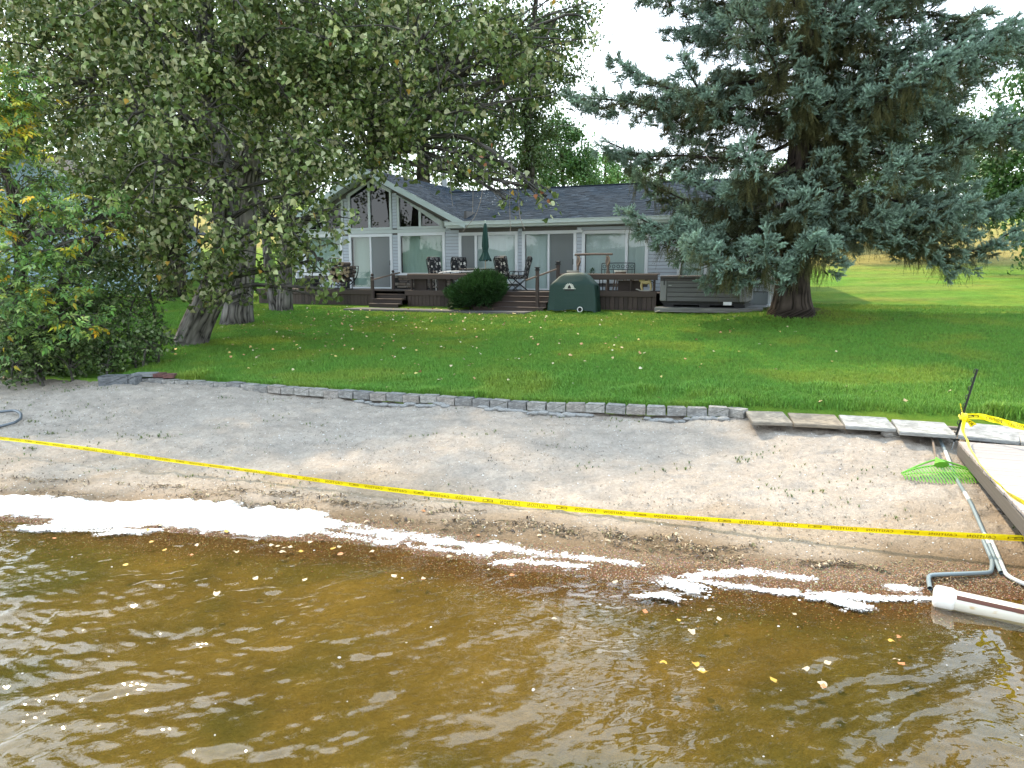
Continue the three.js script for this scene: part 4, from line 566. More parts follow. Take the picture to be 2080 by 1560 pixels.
{ // green leaf rake lying on the sand
  const hub = gp(1907, 938, 0.12), r = thing('leaf_rake', 'bright green plastic leaf rake lying on the sand with its tines towards the lake', 'rake', V(hub.x, hub.y, hub.z), -0.06), gm = std([0.12, 0.33, 0.03], 0.42), gd = std([0.12, 0.32, 0.035], 0.45);
  const HW = 0.46, band = (u) => V(u * HW, -0.035 - 0.075 * Math.abs(u) ** 1.7, 0.03 + 0.085 * Math.abs(u) ** 2), tip = (u) => V(u * HW * 1.02, -0.135 - 0.015 * (1 - u * u), 0.34 - 0.1 * u * u), mid = (u) => band(u).lerp(tip(u), 0.42 - 0.1 * u * u);
  part('hub', merge([new THREE.ConeGeometry(0.085, 0.16, 12).scale(1, 1, 0.5).rotateX(-1.2).translate(0, 0.01, -0.01)]), gm, r); const us = span(-1, 1, 24);
  part('brace', merge([tube([V(-HW, -0.11, 0.115), V(-0.22, -0.035, 0.02), V(0, 0.02, -0.03), V(0.22, -0.035, 0.02), V(HW, -0.11, 0.115)], 0.011, 40)]), gm, r); part('band', tube(us.map(band), 0.011, 60), gm, r); part('crossbar', tube(us.map(mid), 0.006, 60), gd, r);
  for (let i = 0; i <= 27; i++) { const u = -1 + 2 * i / 27, a = band(u), b = tip(u), c = a.clone().lerp(b, 0.8).add(V(0, 0.012, 0)); part('tine', merge([beam(a, c, 0.012, 0.007), beam(c, b.clone().add(V(0, -0.012, 0.0)), 0.012, 0.007)]), gm, r); }
  const h1 = at(1889, 866, 9.62).sub(r.position); part('handle', bar(V(-0.01, 0.01, -0.04), h1.applyAxisAngle(V(0, 1, 0), 0.06), 0.0135, 8), std([0.2, 0.15, 0.11], 0.8, { map: T.wood }), r);
}
{ // beach roller: long pipe handle, bent yoke, white drum
  const pm = std([0.2, 0.245, 0.265], 0.42, { metalness: 0.3 }), pale = std([0.45, 0.46, 0.45], 0.5), o = thing('beach_roller', 'white rust-striped drum roller with long grey pipe handle on the wet sand', 'roller', gp(2030, 1163), 0), O = o.position;
  const W = (px, py, l = 0.03) => gp(px, py, l).sub(O), top = at(1895, 862, 9.72).sub(O), bend = W(2033, 1163);
  const line = (t) => top.clone().lerp(bend, t).add(V(0, 0.0, 0)); const sag = (t) => { const p = line(t); const g = groundY(p.x + O.x, -(p.z + O.z)) + 0.03 - O.y; if (t > 0.12) p.y = Math.max(g, p.y * 0 + g + 0.18 * Math.max(0, 0.3 - t)); return p; };
  const pts = [top, sag(0.25), sag(0.45), sag(0.65), sag(0.85), bend]; part('handle', tube(pts, 0.019, 90, 10), pm, o); part('grip', tube([top.clone().lerp(pts[1], -0.02), top.clone().lerp(pts[1], 0.32)], 0.024, 8, 10), MAT.black, o);
  const cv = new THREE.CatmullRomCurve3(pts, false, 'catmullrom', 0.3); for (const [a, b] of [[0.26, 0.35], [0.58, 0.64], [0.83, 0.88]]) part('coupling', tube([cv.getPointAt(a), cv.getPointAt((a + b) / 2), cv.getPointAt(b)], 0.0215, 8, 10), pale, o);
  const s = V(0.036, 0, 0.0);
  const A = cv.getPointAt(0.86), yl = tube([A.clone().sub(s), cv.getPointAt(0.95).sub(s), W(2012, 1161), W(1990, 1164), W(1895, 1168), W(1886, 1176), W(1889, 1195, 0.05)], 0.0185, 90, 10); part('yoke', yl, pm, o);
  part('yoke', tube([A.clone().add(s), cv.getPointAt(0.95).add(s), W(2043, 1165), W(2060, 1177), W(2095, 1190), W(2200, 1205)], 0.0185, 80, 10), pale, o);
  const R = 0.082, e0 = W(1905, 1212, R * 0.9), e1 = W(2075, 1250, R * 0.9), ax = e1.clone().sub(e0).normalize(), L = 1.35, qq = new THREE.Quaternion().setFromUnitVectors(V(0, 1, 0), ax), put = (g) => g.applyQuaternion(qq).translate(e0.x, e0.y, e0.z);
  const wm = std([0.58, 0.54, 0.45], 0.38, { map: rep(noiseTex(128, (u, v) => { const f = fbm(u * 6, v * 6, 4, 6); const st = sstep(0.58, 0.8, f); return [1 - 0.12 * st, 1 - 0.3 * st, 1 - 0.5 * st]; }, false), 2, 3) });
  part('drum', put(new THREE.CylinderGeometry(R, R, L, 36, 1).translate(0, L / 2, 0)), wm, o); const prof = [[0, 0], [R * 0.75, 0], [R * 1.06, 0.012], [R * 1.12, 0.03], [R * 1.12, 0.13], [R * 1.02, 0.145]].map((v) => new THREE.Vector2(...v)); part('end_cap', put(new THREE.LatheGeometry(prof, 36).translate(0, -0.035, 0)), std([0.66, 0.64, 0.59], 0.35), o);
  const rust = std([0.09, 0.035, 0.025], 0.85, { bumpMap: T.grain, bumpScale: 0.004 }); const inv = qq.clone().invert(), up = V(0, 1, 0).applyQuaternion(inv), fw = V(0, 0, 1).applyQuaternion(inv), th = (v) => Math.atan2(v.x, v.z);
  for (const [k, w] of [[0.95, 0.42], [-0.25, 0.2]]) { const d = up.clone().multiplyScalar(Math.cos(k)).addScaledVector(fw, Math.sin(k)), c = th(d); part('rust_stripe', put(new THREE.CylinderGeometry(R + 0.002, R + 0.002, L - 0.12, 6, 1, true, c - w / 2, w).translate(0, L / 2 + 0.06, 0)), rust, o); }
}
{ // bent metal tube at the left edge
  const P = (px, py, l = 0.03) => gp(px, py, l), o = part('bent_tube', tube([P(-60, 842, 0.05), P(-10, 838, 0.06), P(28, 834, 0.06), P(42, 840, 0.06), P(42, 850, 0.05), P(30, 858, 0.04), P(0, 866, 0.03), P(-60, 880, 0.03)], 0.022, 90, 9), std([0.1, 0.115, 0.13], 0.4, { metalness: 0.4 })); tag(o, 'dark bent metal tube loop lying on the sand at the left edge', 'metal tube');
}
// ---------------------------------------------------------------- foam left by the waves
function foam(label, strokes, thick, cell, roughness = 1, dens = 0, flecks = 900) {
  const o = thing('foam', label, 'foam', V(0, 0, 0)); o.userData.kind = 'stuff';
  foamLayer(o, 'thick_foam', foamMat, strokes, thick, cell, roughness * 1.15, dens + (flecks > 1550 || flecks === 1300 ? 0.026 : 0.01), flecks); foamLayer(o, 'thin_foam', filmMat, strokes, 0.005, cell, roughness * 1.2, dens - 0.03, 0, thick > 0.055); o.userData.kind = 'stuff'; return o;
}
function foamLayer(root, name, mat, strokes, thick, cell, roughness, dens, flecks, bank) { // strokes: [points in pixels, radius in metres]
  const segs = []; for (const [pts, r] of strokes) { const w = pts.map(([x, y, q]) => { const p = gp(x, y, 0); return [p.x, -p.z, (q ?? r) * (thick > 0.055 || bank ? 0.95 : 0.74)]; }); for (let i = 0; i < w.length - 1; i++) segs.push([w[i], w[i + 1]]); if (w.length === 1) segs.push([w[0], w[0]]); }
  let x0 = 1e9, x1 = -1e9, z0 = 1e9, z1 = -1e9; for (const s of segs) for (const q of s) { x0 = Math.min(x0, q[0] - q[2] - 0.1); x1 = Math.max(x1, q[0] + q[2] + 0.1); z0 = Math.min(z0, q[1] - q[2] - 0.1); z1 = Math.max(z1, q[1] + q[2] + 0.1); }
  const nx = Math.ceil((x1 - x0) / cell), nz = Math.ceil((z1 - z0) / cell), h = new Float32Array((nx + 1) * (nz + 1));
  for (let j = 0; j <= nz; j++) for (let i = 0; i <= nx; i++) {
    const x = x0 + i * cell, z = z0 + j * cell, wx = x + 0.16 * (fbm(x * 3 + 4, z * 5, 3) - 0.5), wz = z + 0.12 * (fbm(x * 3 + 14, z * 5 + 8, 3) - 0.5); let best = -1e9;
    for (const [a, b] of segs) { const dx = b[0] - a[0], dz = b[1] - a[1], t = clamp(((wx - a[0]) * dx + (wz - a[1]) * dz) / (dx * dx + dz * dz + 1e-9)), r = a[2] + (b[2] - a[2]) * t; best = Math.max(best, r - Math.hypot(wx - a[0] - dx * t, wz - a[1] - dz * t)); }
    const n = fbm(x * 7 + 20, z * 15, 4) - 0.5, lace = fbm(x * 14 + 31, z * 26, 3) - 0.5, fine = fbm(x * 30 + 3, z * 55, 3) - 0.5, e = best + roughness * (0.13 * n + 0.12 * lace + 0.07 * fine) * Math.min(1, 0.35 + 9 * Math.max(0, 0.14 - best)) - dens;
    h[j * (nx + 1) + i] = e <= 0 ? -1 : thick * (1 - Math.exp(-e / 0.09)) * (0.8 + 1.3 * (fbm(x * 5, z * 9, 3) - 0.5) + 0.25 * lace) + 0.006;
  }
  const id = new Map(), P = [], I = []; const vid = (i, j) => { const k = j * (nx + 1) + i; if (!id.has(k)) { const x = x0 + i * cell, z = z0 + j * cell; id.set(k, P.length / 3); P.push(x, Math.max(sandY(x, z), 0.006) + Math.max(-0.004, h[k]), -z); } return id.get(k); };
  for (let j = 0; j < nz; j++) for (let i = 0; i < nx; i++) { const k = [[i, j], [i + 1, j], [i + 1, j + 1], [i, j + 1]], n = k.filter(([a, b]) => h[b * (nx + 1) + a] > 0).length; if (n < 2) continue; const [a, b, c, d] = k.map(([p, q]) => vid(p, q)); I.push(a, b, c, a, c, d); }
  for (let k = 0; k < flecks; k++) { // stray bubbles and lace at its edge
    const [a, b] = pick(segs), t = rnd(), r = a[2] + (b[2] - a[2]) * t, an = rr(0, 6.28), q = r * 0.75 + Math.abs(rr(-1, 1)) * rr(0, 0.09), x = a[0] + (b[0] - a[0]) * t + Math.cos(an) * q * 1.3, z = a[1] + (b[1] - a[1]) * t + Math.sin(an) * q * 0.7, y = Math.max(sandY(x, z), 0.006), s = rr(0.004, 0.011), o = P.length / 3, m = 6; P.push(x, y + s * 0.7, -z); for (let i = 0; i < m; i++) { const w = i / m * 6.283, e = s * rr(0.6, 1.3); P.push(x + Math.cos(w) * e * 1.6, y, -z + Math.sin(w) * e); I.push(o, o + 1 + (i + 1) % m, o + 1 + i); }
  }
  const g = new THREE.BufferGeometry(); g.setAttribute('position', new THREE.Float32BufferAttribute(P, 3)); g.setIndex(I); g.computeVertexNormals(); const uv = new Float32Array(P.length / 3 * 2); for (let i = 0; i < uv.length / 2; i++) { uv[2 * i] = P[3 * i]; uv[2 * i + 1] = P[3 * i + 2]; } g.setAttribute('uv', new THREE.BufferAttribute(uv, 2));
  return part(name, g, mat, root);
}
const foamMat = std([0.6, 0.61, 0.62], 0.6, { side: THREE.DoubleSide, bumpMap: rep(T.grain, 5, 5), bumpScale: 0.006 }), filmMat = std([0.74, 0.75, 0.76], 0.5, { side: THREE.DoubleSide, transparent: true, opacity: 0.75, alphaMap: rep(noiseTex(512, (u, v) => { const a = fbm(u * 9, v * 9, 5, 9), b = Math.abs(2 * fbm(u * 22 + 5, v * 22, 3, 22) - 1); return 0.08 + 0.9 * sstep(0.42, 0.66, a) * (0.35 + 0.65 * (1 - sstep(0.0, 0.28, b))) + 0.25 * (1 - sstep(0, 0.12, b)); }), 1.1, 1.6) });
foam('thick white foam bank heaped along the waterline at the left', [[[[-60, 1025], [60, 1028], [140, 1035], [200, 1040]], 0.26], [[[200, 1045], [300, 1040], [420, 1045], [520, 1060], [600, 1062]], 0.32], [[[130, 1064], [220, 1062], [330, 1052]], 0.16], [[[430, 1062], [500, 1072], [540, 1078]], 0.16], [[[60, 1076, 0.02], [120, 1072, 0.07], [220, 1068, 0.12]], 0.07], [[[40, 1076], [150, 1082], [280, 1082], [330, 1074]], 0.022], [[[205, 1093], [240, 1088], [275, 1082]], 0.016]], 0.06, 0.016, 0.7, 0, 1500);
foam('long lacy white foam strip on the wet gravel in the middle', [[[[590, 1052, 0.14], [700, 1070, 0.12], [800, 1088, 0.1], [900, 1100, 0.08], [1000, 1112, 0.09], [1060, 1120, 0.05], [1200, 1133, 0.045], [1300, 1147, 0.02]], 0.1], [[[580, 1074], [650, 1080], [730, 1092], [815, 1106]], 0.03], [[[850, 1110], [920, 1118], [980, 1124]], 0.02], [[[985, 1122], [1005, 1114], [1040, 1112]], 0.06], [[[1010, 1142], [1060, 1140], [1130, 1145], [1190, 1150]], 0.028]], 0.035, 0.012, 1.0, 0.012, 2600);
foam('bright white foam clump right of the middle with trailing streaks', [[[[1350, 1182], [1400, 1195]], 0.12], [[[1400, 1170, 0.1], [1450, 1165, 0.06], [1520, 1162, 0.06], [1600, 1170, 0.03], [1650, 1176, 0.015]], 0.05], [[[1430, 1182], [1500, 1192], [1570, 1202], [1620, 1208]], 0.022], [[[1405, 1190], [1415, 1208]], 0.07], [[[1302, 1222], [1340, 1214], [1375, 1226]], 0.03]], 0.05, 0.011, 0.8, 0.004, 1600);
foam('lacy white foam tongue left of the roller drum', [[[[1640, 1218, 0.02], [1700, 1212, 0.05], [1760, 1216, 0.04], [1820, 1219, 0.025], [1890, 1218, 0.02]], 0.04], [[[1690, 1222], [1720, 1232], [1750, 1240]], 0.045], [[[1850, 1196], [1815, 1192]], 0.03], [[[1925, 1228], [1960, 1240]], 0.03]], 0.025, 0.01, 1.0, 0.004, 1300);
// ---------------------------------------------------------------- leaves afloat and on the wet gravel
const leafShape = (() => { const s = new THREE.Shape(); s.moveTo(0, -0.5); s.quadraticCurveTo(0.12, -0.42, 0.36, -0.3); s.quadraticCurveTo(0.5, -0.08, 0.3, 0.16); s.quadraticCurveTo(0.14, 0.36, 0, 0.56); s.quadraticCurveTo(-0.14, 0.36, -0.3, 0.16); s.quadraticCurveTo(-0.5, -0.08, -0.36, -0.3); s.quadraticCurveTo(-0.12, -0.42, 0, -0.5); return s; })();
const curlLeaf = (c, k) => { const g = new THREE.ShapeGeometry(leafShape, 5).rotateX(-Math.PI / 2), p = g.attributes.position; for (let i = 0; i < p.count; i++) { const x = p.getX(i), z = p.getZ(i); p.setY(i, c * (x * x * 1.4 + z * z * 0.5) + 0.08 * Math.sin(x * 7 + z * 5 + k)); } g.computeVertexNormals(); return merge([g, bar(V(0, 0.01, 0.48), V(0.05, 0.05, 0.8), 0.014, 4)]); };
{
  setSeed(66); const geos = [curlLeaf(0.5, 1), curlLeaf(0.25, 3), curlLeaf(0.8, 5)], mats = { cream: std([0.36, 0.29, 0.19], 0.6, { side: THREE.DoubleSide }), yellow: std([0.36, 0.22, 0.025], 0.55, { side: THREE.DoubleSide }), orange: std([0.33, 0.13, 0.045], 0.6, { side: THREE.DoubleSide }) };
  const L = { cream: 'cream fallen leaf', yellow: 'yellow fallen leaf', orange: 'orange-brown fallen leaf' };
  const put = (k, px, py, s) => { const p = gp(px, py); if (-p.z < zs(p.x)) { const d = ray(px, py), t = (0.012 - CAM_H) / d.y; p.set(d.x * t, 0.012, d.z * t); } const o = part('fallen_leaf', pick(geos), mats[k]); o.position.copy(p).add(V(0, 0.014, 0)); o.scale.setScalar(s); o.rotation.set(rr(-0.25, 0.25), rr(0, 6.28), rr(-0.25, 0.25)); const where = (py < 1075 ? 'on the damp sand above the foam' : py < 1205 ? 'just below the foam line' : 'in the open shallow water') + (px < 700 ? ' at the left' : px < 1330 ? ' in the middle' : ' at the right'); tag(o, L[k] + ' ' + where, 'leaf', L[k] + ' ' + where); };
  const C = [[345, 1082], [325, 1070], [400, 1110], [480, 1125], [552, 1110], [565, 1112], [578, 1116], [590, 1114], [575, 1124], [630, 1104], [690, 1113], [620, 1180], [520, 1178], [800, 1173], [990, 1160], [1125, 1260], [1405, 1288], [1460, 1260], [1612, 1250], [1637, 1363], [1680, 1350], [1440, 1242], [1425, 1365], [912, 1135], [755, 1123], [860, 1178], [1250, 1185], [1095, 1090], [1820, 1345], [1670, 1395], [700, 1010], [440, 1210]]; for (const [x, y] of C) put('cream', x, y, rr(0.045, 0.075));
  for (const [x, y] of [[302, 1080], [308, 1103], [256, 1150], [612, 1123], [676, 1117], [1348, 1350], [1428, 1368], [1378, 1263], [1810, 1305], [1570, 1385], [460, 1082], [1412, 1354], [335, 1120]]) put('yellow', x, y, rr(0.042, 0.066));
  for (const [x, y] of [[655, 1100], [692, 1128], [860, 1180], [110, 1096], [390, 1130], [1310, 1245], [1825, 1298], [1040, 1172], [970, 1090], [1672, 1398], [860, 1040], [1830, 1352]]) put('orange', x, y, rr(0.04, 0.062));
  // foam flecks and bubbles on the water
  const fg = new THREE.SphereGeometry(1, 8, 5).scale(1, 0.35, 1), n = 70, im = new THREE.InstancedMesh(fg, foamMat, n), m = new THREE.Matrix4(); for (let i = 0; i < n; i++) { const px = rr(0, 2080), py = rr(1110, 1560) ** 1, d = ray(px, py), t = (0.01 - CAM_H) / d.y, p = V(d.x * t, 0.012, d.z * t); const s = rr(0.002, 0.006) * (rnd() < 0.14 ? 2.2 : 1); m.compose(p, new THREE.Quaternion().setFromAxisAngle(V(0, 1, 0), rr(0, 6)), V(s * rr(1, 1.8), s, s)); im.setMatrixAt(i, m); } im.name = 'foam_flecks'; tag(im, 'tiny white foam flecks scattered over the brown water', 'foam flecks', null, 'stuff'); scene.add(im);
}
// ---------------------------------------------------------------- loose stuff on the sand
function scatter(name, geo, mat, n, place, label, cat) {
  const ms = [], cs = [], e = new THREE.Euler(), q = new THREE.Quaternion(); let tries = 0; while (ms.length < n && tries++ < n * 30) { const r = place(); if (!r) continue; q.setFromEuler(e.set(r.rx ?? 0, r.ry ?? rr(0, 6.28), r.rz ?? 0)); ms.push(new THREE.Matrix4().compose(r.p, q, r.s)); cs.push(r.c); }
  const im = new THREE.InstancedMesh(geo, mat, ms.length), col = new THREE.Color(); ms.forEach((m, i) => { im.setMatrixAt(i, m); im.setColorAt(i, col.setRGB(...cs[i])); }); im.name = numbered(name); tag(im, label, cat, null, 'stuff'); scene.add(im); return im;
}
{
  setSeed(101);
  const pebble = new THREE.IcosahedronGeometry(1, 0).scale(1, 0.55, 0.8), pm = std([1, 1, 1], 0.45);
  const pc = [[0.22, 0.13, 0.06], [0.13, 0.075, 0.035], [0.32, 0.2, 0.1], [0.07, 0.045, 0.025], [0.3, 0.24, 0.17], [0.2, 0.09, 0.04]];
  scatter('wet_gravel', pebble, pm, 52000, () => { const x = rr(-6.5, 5.2), z = zs(x) + 0.42 - Math.abs(rr(-1, 1)) * rr(0, 1.15) + rr(-0.12, 0.18), s = rr(0.003, 0.0085); return { p: V(x, sandY(x, z) + s * 0.2, -z), s: V(s, s, s), c: pick(pc).map((v) => v * rr(0.6, 1.15)) }; }, 'brown wet gravel lining the waterline', 'gravel');
  scatter('sand_pebbles', pebble, std([1, 1, 1], 0.9), 9000, () => { const x = rr(-9, 6.5), z = zs(x) + rr(0.6, 7); if (z > zw(x) - 0.25) return null; const s = rr(0.003, 0.009) * (rnd() < 0.05 ? 1.8 : 1); return { p: V(x, sandY(x, z) + s * 0.2, -z), s: V(s, s, s), c: pick([[0.5, 0.47, 0.43], [0.25, 0.22, 0.19], [0.38, 0.32, 0.27], [0.6, 0.58, 0.55]]) }; }, 'small pebbles strewn over the pale sand', 'pebbles');
  const flake = new THREE.PlaneGeometry(1, 0.5, 3, 1).rotateX(-Math.PI / 2); { const p = flake.attributes.position; for (let i = 0; i < p.count; i++) p.setY(i, 0.25 * Math.sin(p.getX(i) * 4 + 1) + 0.1 * (i % 2)); flake.computeVertexNormals(); }
  const dc = [[0.09, 0.065, 0.045], [0.14, 0.1, 0.065], [0.05, 0.042, 0.035], [0.2, 0.14, 0.085], [0.1, 0.1, 0.06], [0.3, 0.24, 0.18]];
  scatter('beach_litter', flake, std([1, 1, 1], 0.9, { side: THREE.DoubleSide }), 6500, () => { const x = rr(-9.5, 6), z = zs(x) + rr(0.45, 7.4); if (z > zw(x) - 0.15) return null; const e = z - zs(x), dn = fbm(x * 1.1 + 3, z * 2 + 7, 3); if (rnd() > 0.06 + 1.6 * Math.max(0, dn - 0.5) + 0.5 * Math.exp(-((e - 1.2) ** 2) / 0.25) * (dn > 0.47 ? 1 : 0.15) + 0.35 * Math.exp(-((zw(x) - z - 0.3) ** 2) / 0.02)) return null; const s = rr(0.008, 0.03); return { p: V(x, sandY(x, z) + 0.008, -z), s: V(s, s * rr(0.6, 1.4), s * rr(0.25, 0.9)), rx: rr(-0.4, 0.4), rz: rr(-0.4, 0.4), c: pick(dc) }; }, 'dark dry leaf bits and twigs littering the sand', 'litter');
  // wrack: heaps of washed-up weed
  const strand = tube([[-0.5, 0, 0], [-0.2, 0.1, 0.1], [0.15, 0.05, -0.1], [0.5, 0.02, 0.05]], 0.035, 8, 4);
  const heaps = [[1150, 1078, 0.24], [1180, 1085, 0.2], [1245, 1090, 0.2], [1330, 1108, 0.26], [1360, 1118, 0.2], [1400, 1132, 0.14], [1290, 1095, 0.16], [1470, 1116, 0.14], [700, 1025, 0.2], [760, 1030, 0.22], [590, 1005, 0.2], [490, 1000, 0.25], [330, 990, 0.2], [130, 1004, 0.3], [90, 978, 0.2], [860, 1062, 0.2], [940, 1080, 0.18], [930, 1040, 0.15], [1640, 1145, 0.1], [1720, 1152, 0.1], [1955, 1185, 0.14], [1050, 1065, 0.2], [540, 1030, 0.2], [430, 1010, 0.2]].map(([x, y, r]) => { const p = gp(x, y); return [p.x, -p.z, r]; });
  scatter('wrack_leaves', flake, std([1, 1, 1], 0.9, { side: THREE.DoubleSide }), 1500, () => { const h = pick(heaps), t = rr(-1, 1), x = h[0] + t * h[2] * 3.2, z = h[1] - t * h[2] * 0.55 + rr(-1, 1) * h[2] * 0.35 + 0.06 * Math.sin(x * 9), s = rr(0.014, 0.05); if (fbm(x * 5, z * 9, 2) < 0.45) return null; return { p: V(x, sandY(x, z) + 0.012 + rr(0, 0.012), -z), s: V(s, s * 0.9, s * rr(0.4, 0.9)), rx: rr(-0.7, 0.7), rz: rr(-0.7, 0.7), c: pick([[0.2, 0.14, 0.08], [0.1, 0.07, 0.045], [0.3, 0.22, 0.13], [0.06, 0.045, 0.035], [0.38, 0.3, 0.2], [0.15, 0.13, 0.06]]) }; }, 'brown leaf bits washed up in lines along the wet sand', 'leaf litter');
  scatter('washed_up_weed', strand, std([1, 1, 1], 0.85), 900, () => { const h = pick(heaps), a = rr(0, 6.28), q = Math.abs(rr(-1, 1)) * h[2], x = h[0] + Math.cos(a) * q * 2.2, z = h[1] - Math.cos(a) * q * 0.3 + Math.sin(a) * q * 0.45, s = rr(0.025, 0.1); return { p: V(x, sandY(x, z) + 0.006 + 0.03 * rnd() * (1 - q / h[2]), -z), s: V(s, s, s), rx: rr(-0.5, 0.5), c: pick([[0.11, 0.075, 0.04], [0.18, 0.12, 0.06], [0.06, 0.05, 0.022], [0.05, 0.035, 0.025], [0.28, 0.2, 0.12]]) }; }, 'brown strands of washed-up weed in heaps along the wave line', 'weed');
  // sparse grass sprouting in the sand
  const blade = (() => { const l = []; for (let i = 0; i < 9; i++) { const a = i * 2.4, ln = 0.6 + 0.4 * hash2(i, 3), o = 0.35 + 0.4 * hash2(i, 7), g = new THREE.BufferGeometry().setFromPoints([V(-0.05, 0, 0), V(0.05, 0, 0), V(0.03, ln * 0.6, o * 0.4), V(-0.05, 0, 0), V(0.03, ln * 0.6, o * 0.4), V(-0.03, ln * 0.6, o * 0.4), V(-0.03, ln * 0.6, o * 0.4), V(0.03, ln * 0.6, o * 0.4), V(0, ln * 0.8, o)]); g.rotateY(a); l.push(g); } return merge(l); })();
  const cl = []; for (let i = 0; i < 70; i++) { const x = rr(-9, 6), z = zs(x) + rr(1.3, 6.8); if (z < zw(x) - 0.2) cl.push([x, z, rr(0.04, 0.22)]); } for (const [px, py] of [[320, 885], [150, 880], [240, 845], [440, 870], [640, 865], [560, 850], [860, 885], [1140, 905], [1530, 925], [1780, 960], [1700, 1030], [1830, 1050], [2060, 1060], [2070, 1065], [1250, 855], [1580, 1000]]) { const p = gp(px, py); cl.push([p.x, -p.z, 0.12]); }
  scatter('sand_grass', blade, leafMat({ vertexColors: false }), 520, () => { const c = pick(cl), x = c[0] + rr(-1, 1) * c[2] * 1.6, z = c[1] + rr(-1, 1) * c[2]; const s = rr(0.025, 0.06); return { p: V(x, sandY(x, z), -z), s: V(s, s, s), c: pick([[0.09, 0.17, 0.03], [0.13, 0.19, 0.04], [0.07, 0.13, 0.03], [0.2, 0.2, 0.07]]) }; }, 'sparse green grass tufts sprouting from the sand', 'grass');
  // lawn grass
  setSeed(55);
  const tuft = (() => { const l = []; for (let i = 0; i < 7; i++) { const a = i * 2.4 + 0.3, ln = 0.7 + 0.5 * hash2(i, 13), o = 0.15 + 0.5 * hash2(i, 17), w = 0.055, ox = 0.6 * (hash2(i, 19) - 0.5), oz = 0.6 * (hash2(i, 23) - 0.5), g = new THREE.BufferGeometry().setFromPoints([V(-w, 0, 0), V(w, 0, 0), V(w * 0.6, ln * 0.6, o * 0.4), V(-w, 0, 0), V(w * 0.6, ln * 0.6, o * 0.4), V(-w * 0.6, ln * 0.6, o * 0.4), V(-w * 0.6, ln * 0.6, o * 0.4), V(w * 0.6, ln * 0.6, o * 0.4), V(0, ln, o)]); g.rotateY(a).translate(ox, 0, oz); l.push(g); } return merge(l); })();
  const grassC = (x, z) => { const n = fbm(x * 0.8 + 3, z * 0.8, 3), b = rr(0.75, 1.2), y = sstep(0.42, 0.7, n) * 0.6 + 0.4 * (fbm(x * 3, z * 3, 3) - 0.4); return [(0.138 + 0.11 * y) * b, (0.3 + 0.02 * y) * b, 0.042 * b]; };
  scatter('lawn_grass', tuft, leafMat({ vertexColors: false, transmission: 0.3 }), 150000, () => { const d = rr(0, 1) ** 1.5 * 17, u = rr(-0.75, 0.75), z0 = 10 + d, x = u * (zw(0) + d + 2), z = zw(x) + 0.05 + d; if (Math.abs(x / z) > 0.76) return null; if (x < -6 && z < zw(x) + 1.6 && x < -7.6) return null; if (x > 3.4 && d < 0.74) return null; if (Math.hypot(x - 7.95, z - 21) < rr(0.7, 1.1)) return null; const dep = (27.2 - z) * CP - x * SP, sl = x * CP + (27.2 - z) * SP; if (dep < (sl < 2.2 && sl > -4.7 ? 4.2 : 3.15) && sl < 9.1 && sl > -9.9) return null; if (dep > 2.3 && dep < 2.6 && sl < -4.4) return null; const s = rr(0.03, 0.055) * (1 + 0.5 * sstep(4, 0, d)) * (1 + 0.9 * Math.max(0, fbm(x * 1.2 + 17, z * 1.2, 3) - 0.55) * 4 * (d < 2 ? 1 : 0.3)) * (1 + d * 0.02); return { p: V(x, lawnY(x, z) - 0.004, -z), s: V(s * 1.2, s, s * 1.2), c: grassC(x, z) }; }, 'short green mown lawn grass in front of the house', 'grass');
  scatter('lawn_leaves', curlLeaf(0.9, 2), std([1, 1, 1], 0.7, { side: THREE.DoubleSide }), 400, () => { const d = rr(0, 1) ** 0.8 * 13, x = rr(-9, 7), z = zw(x) + 0.1 + d; const w = Math.exp(-((x + 3.5) ** 2) / 22); if (rnd() > 0.12 + w) return null; const dep = (27.2 - z) * CP - x * SP; if (dep < 3.2) return null; const s = rr(0.045, 0.08); return { p: V(x, lawnY(x, z) + 0.045, -z), s: V(s, s, s), rx: rr(-0.7, 0.7), rz: rr(-0.7, 0.7), c: pick([[0.46, 0.38, 0.22], [0.42, 0.31, 0.15], [0.5, 0.45, 0.3], [0.4, 0.22, 0.1], [0.5, 0.38, 0.12]]) }; }, 'pale yellow fallen leaves scattered over the lawn', 'fallen leaves');
}
